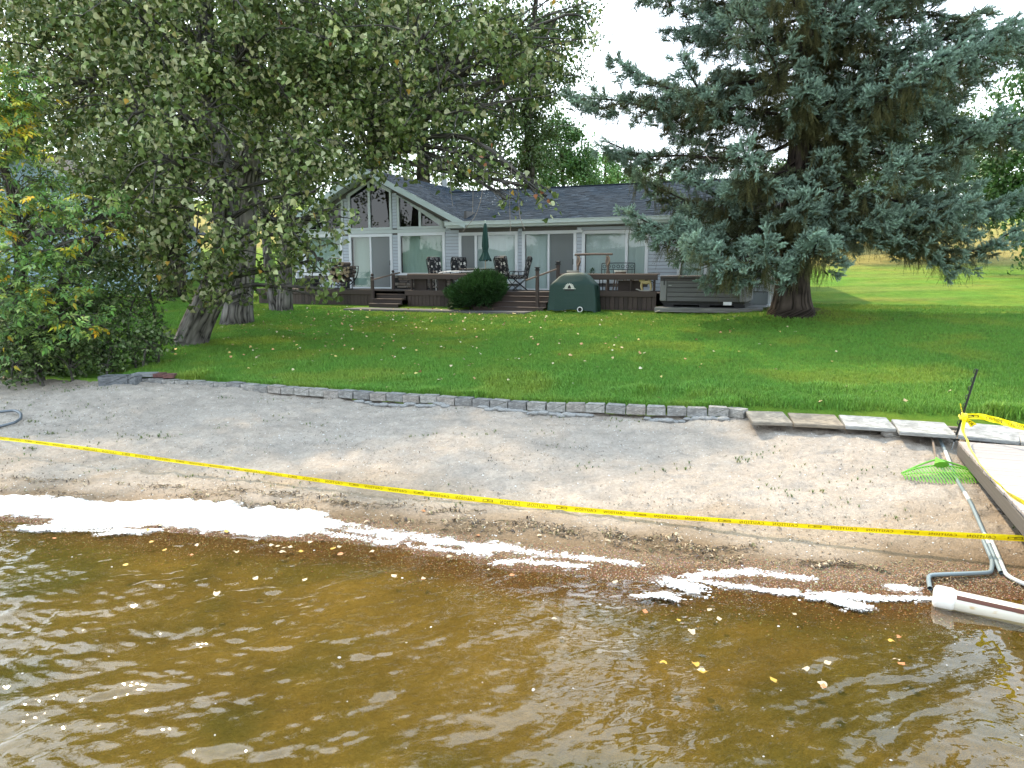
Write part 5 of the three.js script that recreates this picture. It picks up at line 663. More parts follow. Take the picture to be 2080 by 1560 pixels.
// ---------------------------------------------------------------- trees
const barkM = (c, bump = 0.05) => matte(c, 0.95, 0.2, { map: rep(T.bark, 1, 0.35), bumpMap: rep(T.bark, 1, 0.35), bumpScale: bump });
const BARK = { poplar: barkM([0.27, 0.245, 0.225]), limb: barkM([0.2, 0.185, 0.16], 0.02), spruce: barkM([0.115, 0.09, 0.075]), dark: barkM([0.1, 0.085, 0.07]), twig: std([0.2, 0.17, 0.14], 0.9) };
function leafFaces(out, base, dir, nrm, len, wid, fold, col, fine) { // a pointed leaf folded along its midrib
  const side = dir.clone().cross(nrm).normalize(), n = side.clone().cross(dir).normalize();
  const at_ = (k, w, lift) => base.clone().addScaledVector(dir, len * k).addScaledVector(side, wid * w).addScaledVector(n, lift * wid - len * 0.2 * k * k);
  const tip = at_(1, 0, 0), faces = fine ? (() => { const c0 = at_(0.06, 0, 0), c1 = at_(0.3, 0, 0), c2 = at_(0.62, 0, 0), L0 = at_(0.1, 0.36, fold * 0.8), L1 = at_(0.34, 0.5, fold), L2 = at_(0.66, 0.26, fold * 0.5), R0 = at_(0.1, -0.36, fold * 0.8), R1 = at_(0.34, -0.5, fold), R2 = at_(0.66, -0.26, fold * 0.5); return [[c0, c1, L0], [L0, c1, L1], [c1, c2, L1], [L1, c2, L2], [c2, tip, L2], [c0, R0, c1], [R0, R1, c1], [c1, R1, c2], [R1, R2, c2], [c2, R2, tip]]; })() : (() => { const c = at_(0.45, 0, 0), L = at_(0.38, 0.5, fold), R = at_(0.38, -0.5, fold); return [[base, c, L], [L, c, tip], [base, R, c], [R, tip, c]]; })();
  for (const f of faces) for (const v of f) { out.p.push(v.x, v.y, v.z); out.c.push(col[0], col[1], col[2]); }
}
function leafGeo(out) { const g = new THREE.BufferGeometry(); g.setAttribute('position', new THREE.Float32BufferAttribute(out.p, 3)); g.setAttribute('color', new THREE.Float32BufferAttribute(out.c, 3)); g.computeVertexNormals(); g.setAttribute('uv', new THREE.Float32BufferAttribute(new Float32Array(out.p.length / 3 * 2), 2)); return g; }
const randDir = () => { const u = rr(-1, 1), a = rr(0, 6.283), q = Math.sqrt(1 - u * u); return V(q * Math.cos(a), u, q * Math.sin(a)); };
function clusterPoplar(nl, size, spread, droop, colors, fine) { // a twig of dangling leaves
  const o = { p: [], c: [] };
  for (let i = 0; i < nl; i++) { const t = (i + 0.5) / nl, b = V(rr(-1, 1) * spread * 0.5, -droop * t + rr(-0.5, 0.5) * spread * 0.6, rr(-1, 1) * spread * 0.5), d = V(rr(-0.8, 0.8), rr(-1.1, 0.1), rr(-0.8, 0.8)).normalize(), s = size * rr(0.75, 1.2); leafFaces(o, b, d, randDir(), s, s * rr(0.7, 0.9), rr(0.05, 0.3), pick(colors), fine); }
  return leafGeo(o);
}
function clusterElder(nl, size, spread, colors) { // pinnate leaves of five pointed leaflets
  const o = { p: [], c: [] };
  for (let i = 0; i < nl; i++) {
    const b = V(rr(-1, 1), rr(-0.8, 0.8), rr(-1, 1)).multiplyScalar(spread * 0.5), d = V(rr(-1, 1), rr(-0.75, 0.25), rr(-1, 1)).normalize(), n = V(rr(-0.5, 0.5), 1, rr(-0.5, 0.5)), s = d.clone().cross(n).normalize(), L = size * rr(0.85, 1.2), c = pick(colors);
    const cc = () => c.map((v) => v * rr(0.85, 1.15));
    for (const k of [0.15, 0.5]) for (const q of [-1, 1]) leafFaces(o, b.clone().addScaledVector(d, k * L), d.clone().multiplyScalar(0.62).addScaledVector(s, q).normalize(), n, L * 0.62, L * 0.29, 0.12, cc());
    leafFaces(o, b.clone().addScaledVector(d, 0.62 * L), d, n, L * 0.72, L * 0.36, 0.12, cc());
  }
  return leafGeo(o);
}
const rep_ = (c, n) => Array(n).fill(c);
const POP = [...rep_([0.105, 0.148, 0.034], 10), ...rep_([0.062, 0.098, 0.024], 10), ...rep_([0.15, 0.2, 0.055], 7), ...rep_([0.37, 0.39, 0.2], 5), [0.3, 0.3, 0.16], [0.2, 0.2, 0.07], [0.2, 0.19, 0.06]];
const DARK = [...rep_([0.065, 0.105, 0.03], 6), ...rep_([0.085, 0.13, 0.038], 4), [0.1, 0.14, 0.06], [0.13, 0.17, 0.1]];
setSeed(900);
const CL = {
  pop: [0, 1, 2, 3, 4].map(() => clusterPoplar(12, 0.125, 0.42, 0.4, POP, true)),
  popFar: [0, 1, 2].map(() => clusterPoplar(20, 0.145, 0.8, 0.3, POP)),
  dark: [0, 1, 2].map(() => clusterPoplar(20, 0.15, 0.85, 0.15, DARK)),
  green: [0, 1, 2].map(() => clusterPoplar(20, 0.17, 0.9, 0.1, [[0.075, 0.16, 0.04], [0.06, 0.13, 0.033], [0.1, 0.19, 0.055]])),
  elder: [0, 1, 2].map(() => clusterElder(5, 0.17, 0.38, [[0.17, 0.27, 0.07], [0.13, 0.22, 0.06], [0.24, 0.34, 0.1], [0.085, 0.15, 0.045]])),
  elderY: [0, 1].map(() => clusterElder(5, 0.17, 0.36, [[0.55, 0.4, 0.025], [0.4, 0.38, 0.04], [0.24, 0.32, 0.05], [0.58, 0.34, 0.02], [0.18, 0.3, 0.05]])),
  low: [0, 1, 2].map(() => clusterPoplar(12, 0.085, 0.36, 0.05, [[0.075, 0.125, 0.035], [0.055, 0.095, 0.028], [0.1, 0.155, 0.045], [0.2, 0.24, 0.12]])),
};
const LEAF = leafMat({ transmission: 0.32, roughness: 0.5 }), LEAFT = leafMat({ transmission: 0.42 });
const SUNX = V(0, 1, 0).cross(SUN).normalize(), SUNY = SUN.clone().cross(SUNX).normalize(); // gaps run the way the light falls
// crowns are masses: [centre, radius (m) or [rx, ry, rz], clusters per cubic metre, kind, tint]; branches reach into each mass
function crown(root, name, masses, from, opt = {}) {
  const groups = new Map(), branches = [], off = root.position, I = new THREE.Matrix4(), q = new THREE.Quaternion(), e = new THREE.Euler();
  for (const [c, r, dens, kind, tint = 1] of masses) {
    const R = Array.isArray(r) ? r : [r, r * 0.85, r], vol = 4.19 * R[0] * R[1] * R[2], n = Math.ceil(vol * dens), C = c.clone().sub(off), lim = [];
    const A = from(C), dist = A.distanceTo(C), m1 = A.clone().lerp(C, 0.5).add(V(rr(-0.1, 0.1) * dist, rr(0.0, 0.14) * dist, rr(-0.1, 0.1) * dist));
    const r0 = clamp(0.012 * dist + 0.02 * Math.max(...R), 0.025, 0.13) * (opt.limb ?? 1); if (!opt.noLimb) branches.push(limbGeo([A, m1, C], (t) => r0 * (1 - 0.7 * t) + 0.008, 10, 7));
    const subs = opt.noLimb ? 0 : Math.round((opt.subs ?? 5) * Math.max(1, R[0]));
    const arms = []; for (let k = 0; k < subs; k++) { const d = randDir(), s0 = m1.clone().lerp(C, rr(0.2, 1)), s1 = C.clone().add(V(d.x * R[0], d.y * R[1] - 0.1 * R[1], d.z * R[2]).multiplyScalar(rr(0.75, 1))), sm = s0.clone().lerp(s1, 0.5).add(V(rr(-0.1, 0.1), rr(0.05, 0.25), rr(-0.1, 0.1)).multiplyScalar(R[0])); branches.push(limbGeo([s0, sm, s1], (t) => (r0 * 0.32) * (1 - 0.75 * t) + 0.004, 7, 5)); arms.push([s0, sm, s1]); }
    for (let i = 0; i < n; i++) {
      let p; if (arms.length && rnd() < 0.6) { const a = pick(arms), t = rr(0.3, 1.04), u = 1 - t; p = a[0].clone().multiplyScalar(u * u).addScaledVector(a[1], 2 * u * t).addScaledVector(a[2], t * t).add(randDir().multiplyScalar(rr(0.05, 0.32) * Math.min(1, R[0]))); } else { const d = randDir(), k = Math.pow(rnd(), 0.42) * (1 + 0.14 * (rnd() - 0.5)); p = C.clone().add(V(d.x * R[0] * k, d.y * R[1] * k, d.z * R[2] * k)); }
      const w = p.clone().add(off); if (opt.keep && !opt.keep(w)) continue;
      if (fbm(w.x * 0.9 + w.z * 0.5 + 13, w.y * 1.1 + w.z * 0.8, 2) < (kind === 'popFar' && dens < 3.2 ? 0.54 : opt.gap ?? 0.33)) continue;
      if (opt.shafts) { const a = w.dot(SUNX) * 0.6 + 3, b2 = w.dot(SUNY) * 0.75 + 8; if (noise2(a, b2) + 0.35 * (noise2(a * 2.3, b2 * 2.3) - 0.5) > 0.79) continue; }
      const kk = typeof kind === 'function' ? kind() : kind, g = pick(CL[kk]), s = rr(0.75, 1.2) * (opt.scale ?? 1), tt = tint * rr(0.75, 1.2); q.setFromEuler(e.set(rr(-0.5, 0.5), rr(0, 6.283), rr(-0.5, 0.5)));
      if (!groups.has(g)) groups.set(g, []); groups.get(g).push([new THREE.Matrix4().compose(p, q, V(s, s, s)), [tt, tt * rr(0.94, 1.06), tt * rr(0.85, 1.1)]]);
    }
  }
  const col = new THREE.Color(); for (const [g, list] of groups) { const im = new THREE.InstancedMesh(g, opt.mat ?? LEAF, list.length); list.forEach(([m, c], i) => { im.setMatrixAt(i, m); im.setColorAt(i, col.setRGB(...c)); }); im.name = name; im.userData.kind = 'stuff'; root.add(im); }
  if (branches.length) part('branches', merge(branches), opt.bark ?? BARK.limb, root);
}
// the largest leaves in view hang singly
function singleLeaves(root, spots, n, size, colors, elder) {
  const mk = new Map(), mats = colors.map((c) => { const key = c.join(); if (mk.has(key)) return mk.get(key); const m = leafMat({ vertexColors: false }); m.color.setRGB(...c); mk.set(key, m); return m; }), geos = [0, 1, 2].map(() => { const o = { p: [], c: [] }; leafFaces(o, V(0, 0, 0), V(rr(-0.3, 0.3), -1, rr(-0.3, 0.3)).normalize(), randDir(), 1, elder ? 0.42 : 0.82, rr(0.05, 0.3), [1, 1, 1], true); return leafGeo(o); });
  for (let i = 0; i < n; i++) { const [c, r] = pick(spots), d = randDir(); d.z = Math.abs(d.z) * 0.8 + 0.35; d.normalize(); const p = c.clone().add(V(d.x * r, d.y * r * 0.85, d.z * r)).sub(root.position), m = part('leaf', pick(geos), pick(mats), root, p, [rr(-0.7, 0.7), rr(0, 6.28), rr(-0.7, 0.7)]); m.scale.setScalar(size * rr(0.8, 1.2)); }
}
const nearTrunk = (pts) => (C) => { let b = pts[0], bd = 1e9; for (let i = 0; i < pts.length - 1; i++) for (let t = 0; t < 1; t += 0.2) { const p = pts[i].clone().lerp(pts[i + 1], t), d = p.distanceTo(C) + 1.2 * Math.max(0, p.y - C.y + 0.4); if (d < bd) { bd = d; b = p; } } return b; };
function trunk(root, pts, r0, r1, flare, mat, sd, name = 'trunk') { const L = new THREE.CatmullRomCurve3(pts).getLength(); part(name, limbGeo(pts, (t) => (r0 + (r1 - r0) * t) * (1 + flare * Math.exp(-t * L / 0.42)), 60, 48, 0.075, sd), mat, root); return pts; }
const P3 = (px, py, d) => at(px, py, d);
// keep the sight lines open where the photograph shows the house and lawn: the real crowns simply end there
{ // leaning poplar, its tilted trunk nearest the sand
  setSeed(301); const b = gp(392, 697), t = thing('poplar_tree', 'old poplar with the tilted grey trunk nearest the sand', 'tree', b, 0), D = -b.z, L = (px, py, d = D) => P3(px, py, d).sub(b);
  const pts = [V(-0.2, -0.6, 0.02), V(-0.02, 0.02, 0), L(402, 660), L(430, 600, D - 0.1), L(455, 545, D - 0.2), L(462, 470, D - 0.35), L(452, 370, D - 0.4), L(435, 260, D - 0.2), L(420, 120, D), L(410, -80, D + 0.2), L(400, -360, D + 0.5)];
  trunk(t, pts, 0.4, 0.1, 0.28, BARK.poplar, 3);
  const M = (px, py, d, r, dens = 10.5, tint = 1, k = 'pop') => [P3(px, py, d), r, dens, k, tint];
  const near = [M(330, 320, 15.5, 1.6), M(450, 480, 15.4, 0.6), M(430, 330, 15.4, 0.7), M(400, 390, 15.6, 1.05), M(250, 400, 16, 1.3), M(380, 480, 15.8, 1.15), M(470, 520, 15.6, 0.7), M(330, 520, 16.2, 0.9), M(590, 440, 15.8, 0.85), M(620, 470, 15.6, 0.85), M(655, 525, 15.5, 0.5, 12), M(580, 545, 16, 0.6), M(430, 560, 16, 0.65), M(690, 440, 15.6, 0.45, 12), M(505, 590, 16.4, 0.35), M(640, 390, 16.2, 0.8), M(665, 585, 15.5, 0.28, 14), M(250, 500, 17, 1.1), M(610, 330, 16.5, 0.9), M(370, 240, 15.8, 1.6), M(270, 230, 16, 1.8), M(640, 290, 16, 1.2)];
  crown(t, 'foliage', near, nearTrunk(pts), { subs: 7, gap: 0.33, shafts: 1 });
  crown(t, 'foliage', [M(500, 100, 17, 2.6, 7), M(300, 60, 17.5, 2.8, 6), M(120, 160, 18, 2.3, 6), M(100, 20, 18.5, 2.6, 5), M(560, -200, 18, 4.2, 2.8, 1, 'popFar'), M(250, -220, 18.5, 4.2, 2.8, 1, 'popFar'), M(420, -480, 19, 3.6, 2.3, 1, 'popFar')], nearTrunk(pts), { subs: 5, gap: 0.36 });
  singleLeaves(t, near.map((m) => [m[0], m[1]]), 300, 0.125, [...rep_([0.105, 0.148, 0.034], 10), ...rep_([0.085, 0.115, 0.03], 8), ...rep_([0.33, 0.36, 0.2], 4), [0.2, 0.22, 0.1], [0.16, 0.17, 0.06], ...rep_([0.11, 0.15, 0.04], 8), [0.36, 0.22, 0.03]]);
}
{ // main poplar, upright
  setSeed(302); const b = gp(482, 656), t = thing('poplar_tree', 'tall poplar with the thick upright furrowed trunk right of the tilted one', 'tree', b, 0), D = -b.z, L = (px, py, d = D) => P3(px, py, d).sub(b);
  const pts = [V(0, -0.25, 0), L(484, 620), L(490, 560), L(496, 470, D - 0.1), L(500, 380, D - 0.2), L(516, 290, D - 0.4), L(548, 200, D - 0.6), L(590, 90, D - 0.7), L(630, -20, D - 0.7), L(650, -250, D - 0.6), L(640, -520, D)];
  trunk(t, pts, 0.42, 0.12, 0.4, BARK.poplar, 8);
  const limb = [L(530, 240, D - 0.5), L(580, 212, D - 0.8), L(640, 205, D - 1.4), L(700, 222, D - 2.2), L(735, 270, D - 2.6), L(760, 320, D - 3)]; part('limb', limbGeo(limb, (k) => 0.2 - 0.14 * k, 30, 16, 0.12, 4), barkM([0.24, 0.2, 0.14]), t);
  part('limb', limbGeo([L(505, 360, D - 0.3), L(470, 335, D - 0.9), L(445, 350, D - 1.4), L(425, 390, D - 1.8)], (k) => 0.07 - 0.045 * k, 24, 10, 0.1, 6), BARK.limb, t); part('limb', limbGeo([L(690, 215, D - 2.1), L(705, 140, D - 2.6), L(715, 60, D - 2.9), L(730, -40, D - 3.2)], (k) => 0.09 - 0.04 * k, 20, 10, 0.1, 5), BARK.limb, t); part('limb', limbGeo([L(535, 260, D - 0.4), L(500, 170, D - 0.6), L(520, 60, D - 0.8), L(500, -80, D - 1)], (k) => 0.13 - 0.06 * k, 24, 12, 0.12, 7), BARK.limb, t);
  const F = nearTrunk([...pts, ...limb]), M = (px, py, d, r, dens = 10, tint = 1, k = 'pop') => [P3(px, py, d), r, dens, k, tint];
  const near = [M(720, 100, 17, 1.9), M(860, 70, 17, 1.8), M(980, 110, 17, 1.5), M(1080, 70, 17.2, 1.4), M(1150, 30, 17.5, 1.0), M(740, 240, 17, 1.3), M(850, 230, 17, 1.2), M(960, 230, 16.8, 0.9), M(1060, 200, 17, 0.75, 9), M(800, 310, 17, 0.6, 11), M(930, 310, 16.8, 0.65, 11), M(1000, 335, 16.6, 0.55, 11), M(1065, 375, 16.4, 0.42, 12), M(1110, 398, 16.4, 0.26, 15), M(1030, 405, 16.4, 0.2, 14), M(770, 345, 17, 0.3, 12), M(900, 345, 16.8, 0.3, 11), M(1100, 150, 17.2, 0.9), M(640, 150, 17.5, 1.4)];
  crown(t, 'foliage', near, F, { subs: 8, gap: 0.31, shafts: 1 });
  crown(t, 'foliage', [M(620, 60, 20, 2.6, 5), M(450, 150, 21, 2.6, 5), M(400, 300, 21.5, 2, 5), M(640, 330, 21.5, 1.5, 5), M(820, 150, 21, 2.2, 5), M(700, -200, 21, 4.6, 2.3, 1, 'popFar'), M(950, -180, 20, 3.6, 2.3, 1, 'popFar'), M(450, -220, 22, 4.4, 2.3, 1, 'popFar'), M(640, -520, 22, 3.8, 2.1, 1, 'popFar'), M(860, -420, 21.5, 3, 3.4, 1, 'popFar')], F, { subs: 4, gap: 0.36, shafts: 1 });
  singleLeaves(t, near.map((m) => [m[0], m[1]]), 300, 0.125, [...rep_([0.105, 0.148, 0.034], 10), ...rep_([0.115, 0.165, 0.048], 7), ...rep_([0.33, 0.36, 0.2], 4), [0.22, 0.24, 0.1], ...rep_([0.11, 0.15, 0.04], 8), [0.36, 0.22, 0.03], [0.3, 0.12, 0.05]]);
  part('hanging_twig', merge([tube([L(985, 330, 16.6), L(978, 400, 16.6), L(965, 440, 16.7), L(940, 470, 16.8)], 0.006, 16, 5), tube([L(1040, 330, 16.5), L(1035, 400, 16.5), L(1037, 470, 16.5)], 0.006, 14, 5), tube([L(1052, 380, 16.5), L(1056, 440, 16.5), L(1066, 466, 16.5)], 0.007, 14, 5), tube([L(910, 320, 16.8), L(916, 390, 16.8), L(920, 420, 16.8)], 0.005, 12, 5), tube([L(962, 320, 16.8), L(961, 380, 16.8), L(960, 435, 16.8)], 0.005, 12, 5)]), BARK.twig, t);
}
{ // pair of smaller trunks by the deck
  setSeed(303); const b = gp(578, 631), t = thing('poplar_tree', 'poplar with two close slim trunks at the left end of the deck', 'tree', b, 0), D = -b.z, L = (px, py, d = D) => P3(px, py, d).sub(b);
  const a = [V(0, -0.2, 0), L(578, 590), L(580, 530), L(586, 440), L(600, 330), L(620, 180), L(630, 0), L(640, -250)], c = [L(560, 634, D + 0.25), L(552, 590, D + 0.3), L(545, 540, D + 0.4), L(538, 450, D + 0.5), L(520, 330, D + 0.6), L(500, 150, D + 0.7), L(490, -100, D + 0.8)];
  trunk(t, a, 0.26, 0.08, 0.25, BARK.poplar, 12); trunk(t, c, 0.17, 0.06, 0.2, BARK.poplar, 14); part('limb', limbGeo([L(600, 330), L(650, 350, D - 0.6), L(675, 300, D - 0.8), L(690, 200, D - 1)], (k) => 0.1 - 0.05 * k, 18, 9, 0.1, 3), BARK.limb, t);
  const M = (px, py, d, r, dens = 4.5, tint = 0.9, k = 'pop') => [P3(px, py, d), r, dens, k, tint];
  crown(t, 'foliage', [M(600, 250, 26, 2.2), M(480, 300, 26.5, 2.2), M(520, 430, 26, 1.3), M(640, 400, 25.6, 1), M(610, 480, 25.4, 0.7), M(700, 280, 25, 1.4), M(600, 80, 26, 3, 3), M(600, -180, 26, 3.4, 3.8, 1, 'popFar')], nearTrunk(a), { subs: 4, gap: 0.4, shafts: 1 });
}
{ // further poplar by the neighbour
  setSeed(304); const b = gp(345, 604), t = thing('poplar_tree', 'poplar with a doubled dark trunk standing beside the neighbouring house at the left', 'tree', b, 0), D = -b.z, L = (px, py, d = D) => P3(px, py, d).sub(b);
  const a = [V(0, -0.2, 0), L(342, 560), L(335, 500), L(320, 400), L(300, 250), L(290, 50), L(290, -200)]; trunk(t, a, 0.44, 0.12, 0.35, BARK.dark, 21); trunk(t, [L(362, 604, D + 0.2), L(364, 550, D + 0.2), L(366, 490, D + 0.2), L(385, 380, D + 0.3), L(410, 250, D + 0.4), L(430, 0, D + 0.4)], 0.28, 0.1, 0.3, BARK.dark, 23);
  const M = (px, py, d, r, dens = 3, tint = 0.85, k = 'popFar') => [P3(px, py, d), r, dens, k, tint];
  crown(t, 'foliage', [M(320, 250, 30, 3.2), M(200, 200, 31, 3.2), M(420, 330, 30, 2.4), M(330, 430, 29, 1.4), M(240, 430, 27, 1.7, 5), M(180, 330, 28, 1.6, 4), M(250, 340, 28, 2, 5), M(140, 460, 26, 1.4, 5), M(310, 500, 27, 0.9, 5), M(300, 20, 31, 4.5, 2), M(150, 20, 32, 4, 2), M(300, -250, 31, 4.5, 1.5)], nearTrunk(a), { subs: 3 });
}
{ // box elder and the undergrowth at the left edge
  setSeed(305); const b = gp(60, 770), t = thing('box_elder', 'bushy box elder with yellow-tipped bright green leaves at the left edge above the sand', 'tree', b, 0), L = (px, py, d) => P3(px, py, d).sub(b);
  const a = [V(0, -0.2, -0.6), L(50, 640, 15), L(40, 520, 15), L(20, 380, 15.2), L(-30, 250, 15.4), L(-60, 100, 15.6)]; trunk(t, a, 0.13, 0.05, 0.2, BARK.dark, 31); trunk(t, [V(0.3, -0.2, -0.5), L(110, 640, 14.8), L(160, 540, 14.6), L(230, 450, 14.2)], 0.09, 0.03, 0.2, BARK.dark, 33);
  const y = (f) => () => (rnd() < f ? 'elderY' : 'elder'), M = (px, py, d, r, f = 0.06, dens = 27, tint = 1.35) => [P3(px, py, d), r, dens, y(f), tint];
  const near = [M(20, 200, 14.6, 0.75, 0.35), M(-40, 260, 14.8, 1.1, 0.3), M(80, 190, 14.8, 0.45, 0.1), M(15, 270, 14.3, 0.5, 0.6), M(-20, 160, 14.6, 0.7, 0.1), M(200, 420, 14, 0.5, 0.15, 16), M(120, 415, 14, 0.55, 0.25, 15), M(60, 430, 14, 0.6, 0.15), M(0, 450, 13.8, 0.6, 0.5), M(150, 475, 13.8, 0.5, 0.6, 16), M(60, 520, 13.7, 0.7, 0.03), M(20, 580, 13.5, 0.7, 0.15), M(130, 560, 13.9, 0.7, 0.02), M(50, 600, 13.4, 0.45, 0.2), M(170, 640, 13.9, 0.5, 0.25), M(190, 660, 13.7, 0.3, 0.4), M(10, 660, 13.3, 0.6, 0.05), M(90, 660, 13.7, 0.6, 0.02), M(30, 740, 13.2, 0.3, 0.05, 18), M(215, 480, 14.1, 0.35, 0.5, 16), M(250, 430, 14.3, 0.28, 0.3, 16), M(0, 340, 14.6, 0.7, 0.05), M(60, 300, 15, 0.7, 0.02), M(90, 360, 15, 0.6, 0.02), M(40, 380, 14.8, 0.6, 0.04)];
  crown(t, 'foliage', near, nearTrunk(a), { subs: 7, gap: 0.3, mat: LEAFT });
  singleLeaves(t, near.map((m) => [m[0], m[1]]), 300, 0.14, [[0.1, 0.21, 0.05], [0.08, 0.17, 0.045], [0.13, 0.24, 0.06], [0.1, 0.21, 0.05], [0.09, 0.19, 0.05], [0.11, 0.22, 0.05], [0.35, 0.28, 0.03]], true);
  setSeed(306); const ub = gp(180, 775), u = thing('shrub', 'dense dark green shrubs between the box elder and the tilted poplar trunk', 'bush', ub, 0), S = (px, py, d, r, dens = 20, tint = 0.95) => [P3(px, py, d), r, dens * 1.9, 'low', tint];
  crown(u, 'foliage', [S(60, 700, 14.3, 0.8), S(140, 690, 14.6, 0.9), S(220, 690, 14.9, 0.8), S(280, 680, 15.3, 0.75), S(330, 685, 15.8, 0.4), S(200, 600, 15.4, 1), S(110, 590, 15.2, 1), S(270, 610, 15.8, 0.75), S(300, 700, 15, 0.35), S(140, 740, 14.2, 0.45), S(70, 755, 13.9, 0.4), S(220, 735, 14.5, 0.35), S(20, 620, 15, 1.1), S(20, 740, 14.1, 0.5), S(160, 520, 16.5, 1.1, 10), S(80, 460, 16, 1.2, 10), S(320, 640, 16.6, 0.5, 14), S(290, 560, 17.5, 0.8, 8), S(-60, 700, 14.5, 1)], (C) => V(C.x * 0.8, -0.1, C.z), { subs: 6, gap: 0.26 });
}
{ // juniper beside the steps
  setSeed(307); const c = hp(0.02, 0, 3.1); c.y = lawnY(c.x, -c.z); const j = thing('evergreen_bush', 'rounded dark green evergreen bush beside the front steps of the deck', 'bush', c, 0), o = { p: [], c: [] };
  const spr = (() => { for (let i = 0; i < 26; i++) { const d = V(rr(-0.6, 0.6), 1, rr(-0.6, 0.6)).normalize(), b = V(rr(-0.05, 0.05), rr(0, 0.08), rr(-0.05, 0.05)), k = rr(0.6, 1.3); leafFaces(o, b, d, randDir(), 0.08, 0.016, 0.1, [0.024 * k, 0.06 * k, 0.016 * k]); } return leafGeo(o); })();
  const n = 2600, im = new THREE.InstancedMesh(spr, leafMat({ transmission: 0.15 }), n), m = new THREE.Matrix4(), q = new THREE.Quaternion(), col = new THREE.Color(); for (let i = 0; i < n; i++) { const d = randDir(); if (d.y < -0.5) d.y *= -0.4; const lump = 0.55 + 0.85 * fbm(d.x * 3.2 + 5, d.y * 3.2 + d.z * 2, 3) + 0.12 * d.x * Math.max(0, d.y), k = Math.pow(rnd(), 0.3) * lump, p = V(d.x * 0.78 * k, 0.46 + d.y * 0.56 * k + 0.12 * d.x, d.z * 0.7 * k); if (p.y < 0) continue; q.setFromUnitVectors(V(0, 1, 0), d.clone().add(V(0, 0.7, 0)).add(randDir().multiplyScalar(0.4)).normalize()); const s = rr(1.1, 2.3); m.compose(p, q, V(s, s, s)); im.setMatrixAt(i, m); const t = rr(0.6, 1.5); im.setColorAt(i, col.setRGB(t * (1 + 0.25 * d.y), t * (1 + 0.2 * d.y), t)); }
  im.name = 'foliage'; im.userData.kind = 'stuff'; j.add(im); part('stem', merge([limbGeo([V(0, -0.1, 0), V(0.05, 0.4, 0)], () => 0.05, 4, 7), limbGeo([V(-0.15, -0.1, 0), V(-0.3, 0.4, 0.05)], () => 0.03, 4, 6), limbGeo([V(0.15, -0.1, 0), V(0.35, 0.4, 0)], () => 0.03, 4, 6)]), BARK.dark, j);
}
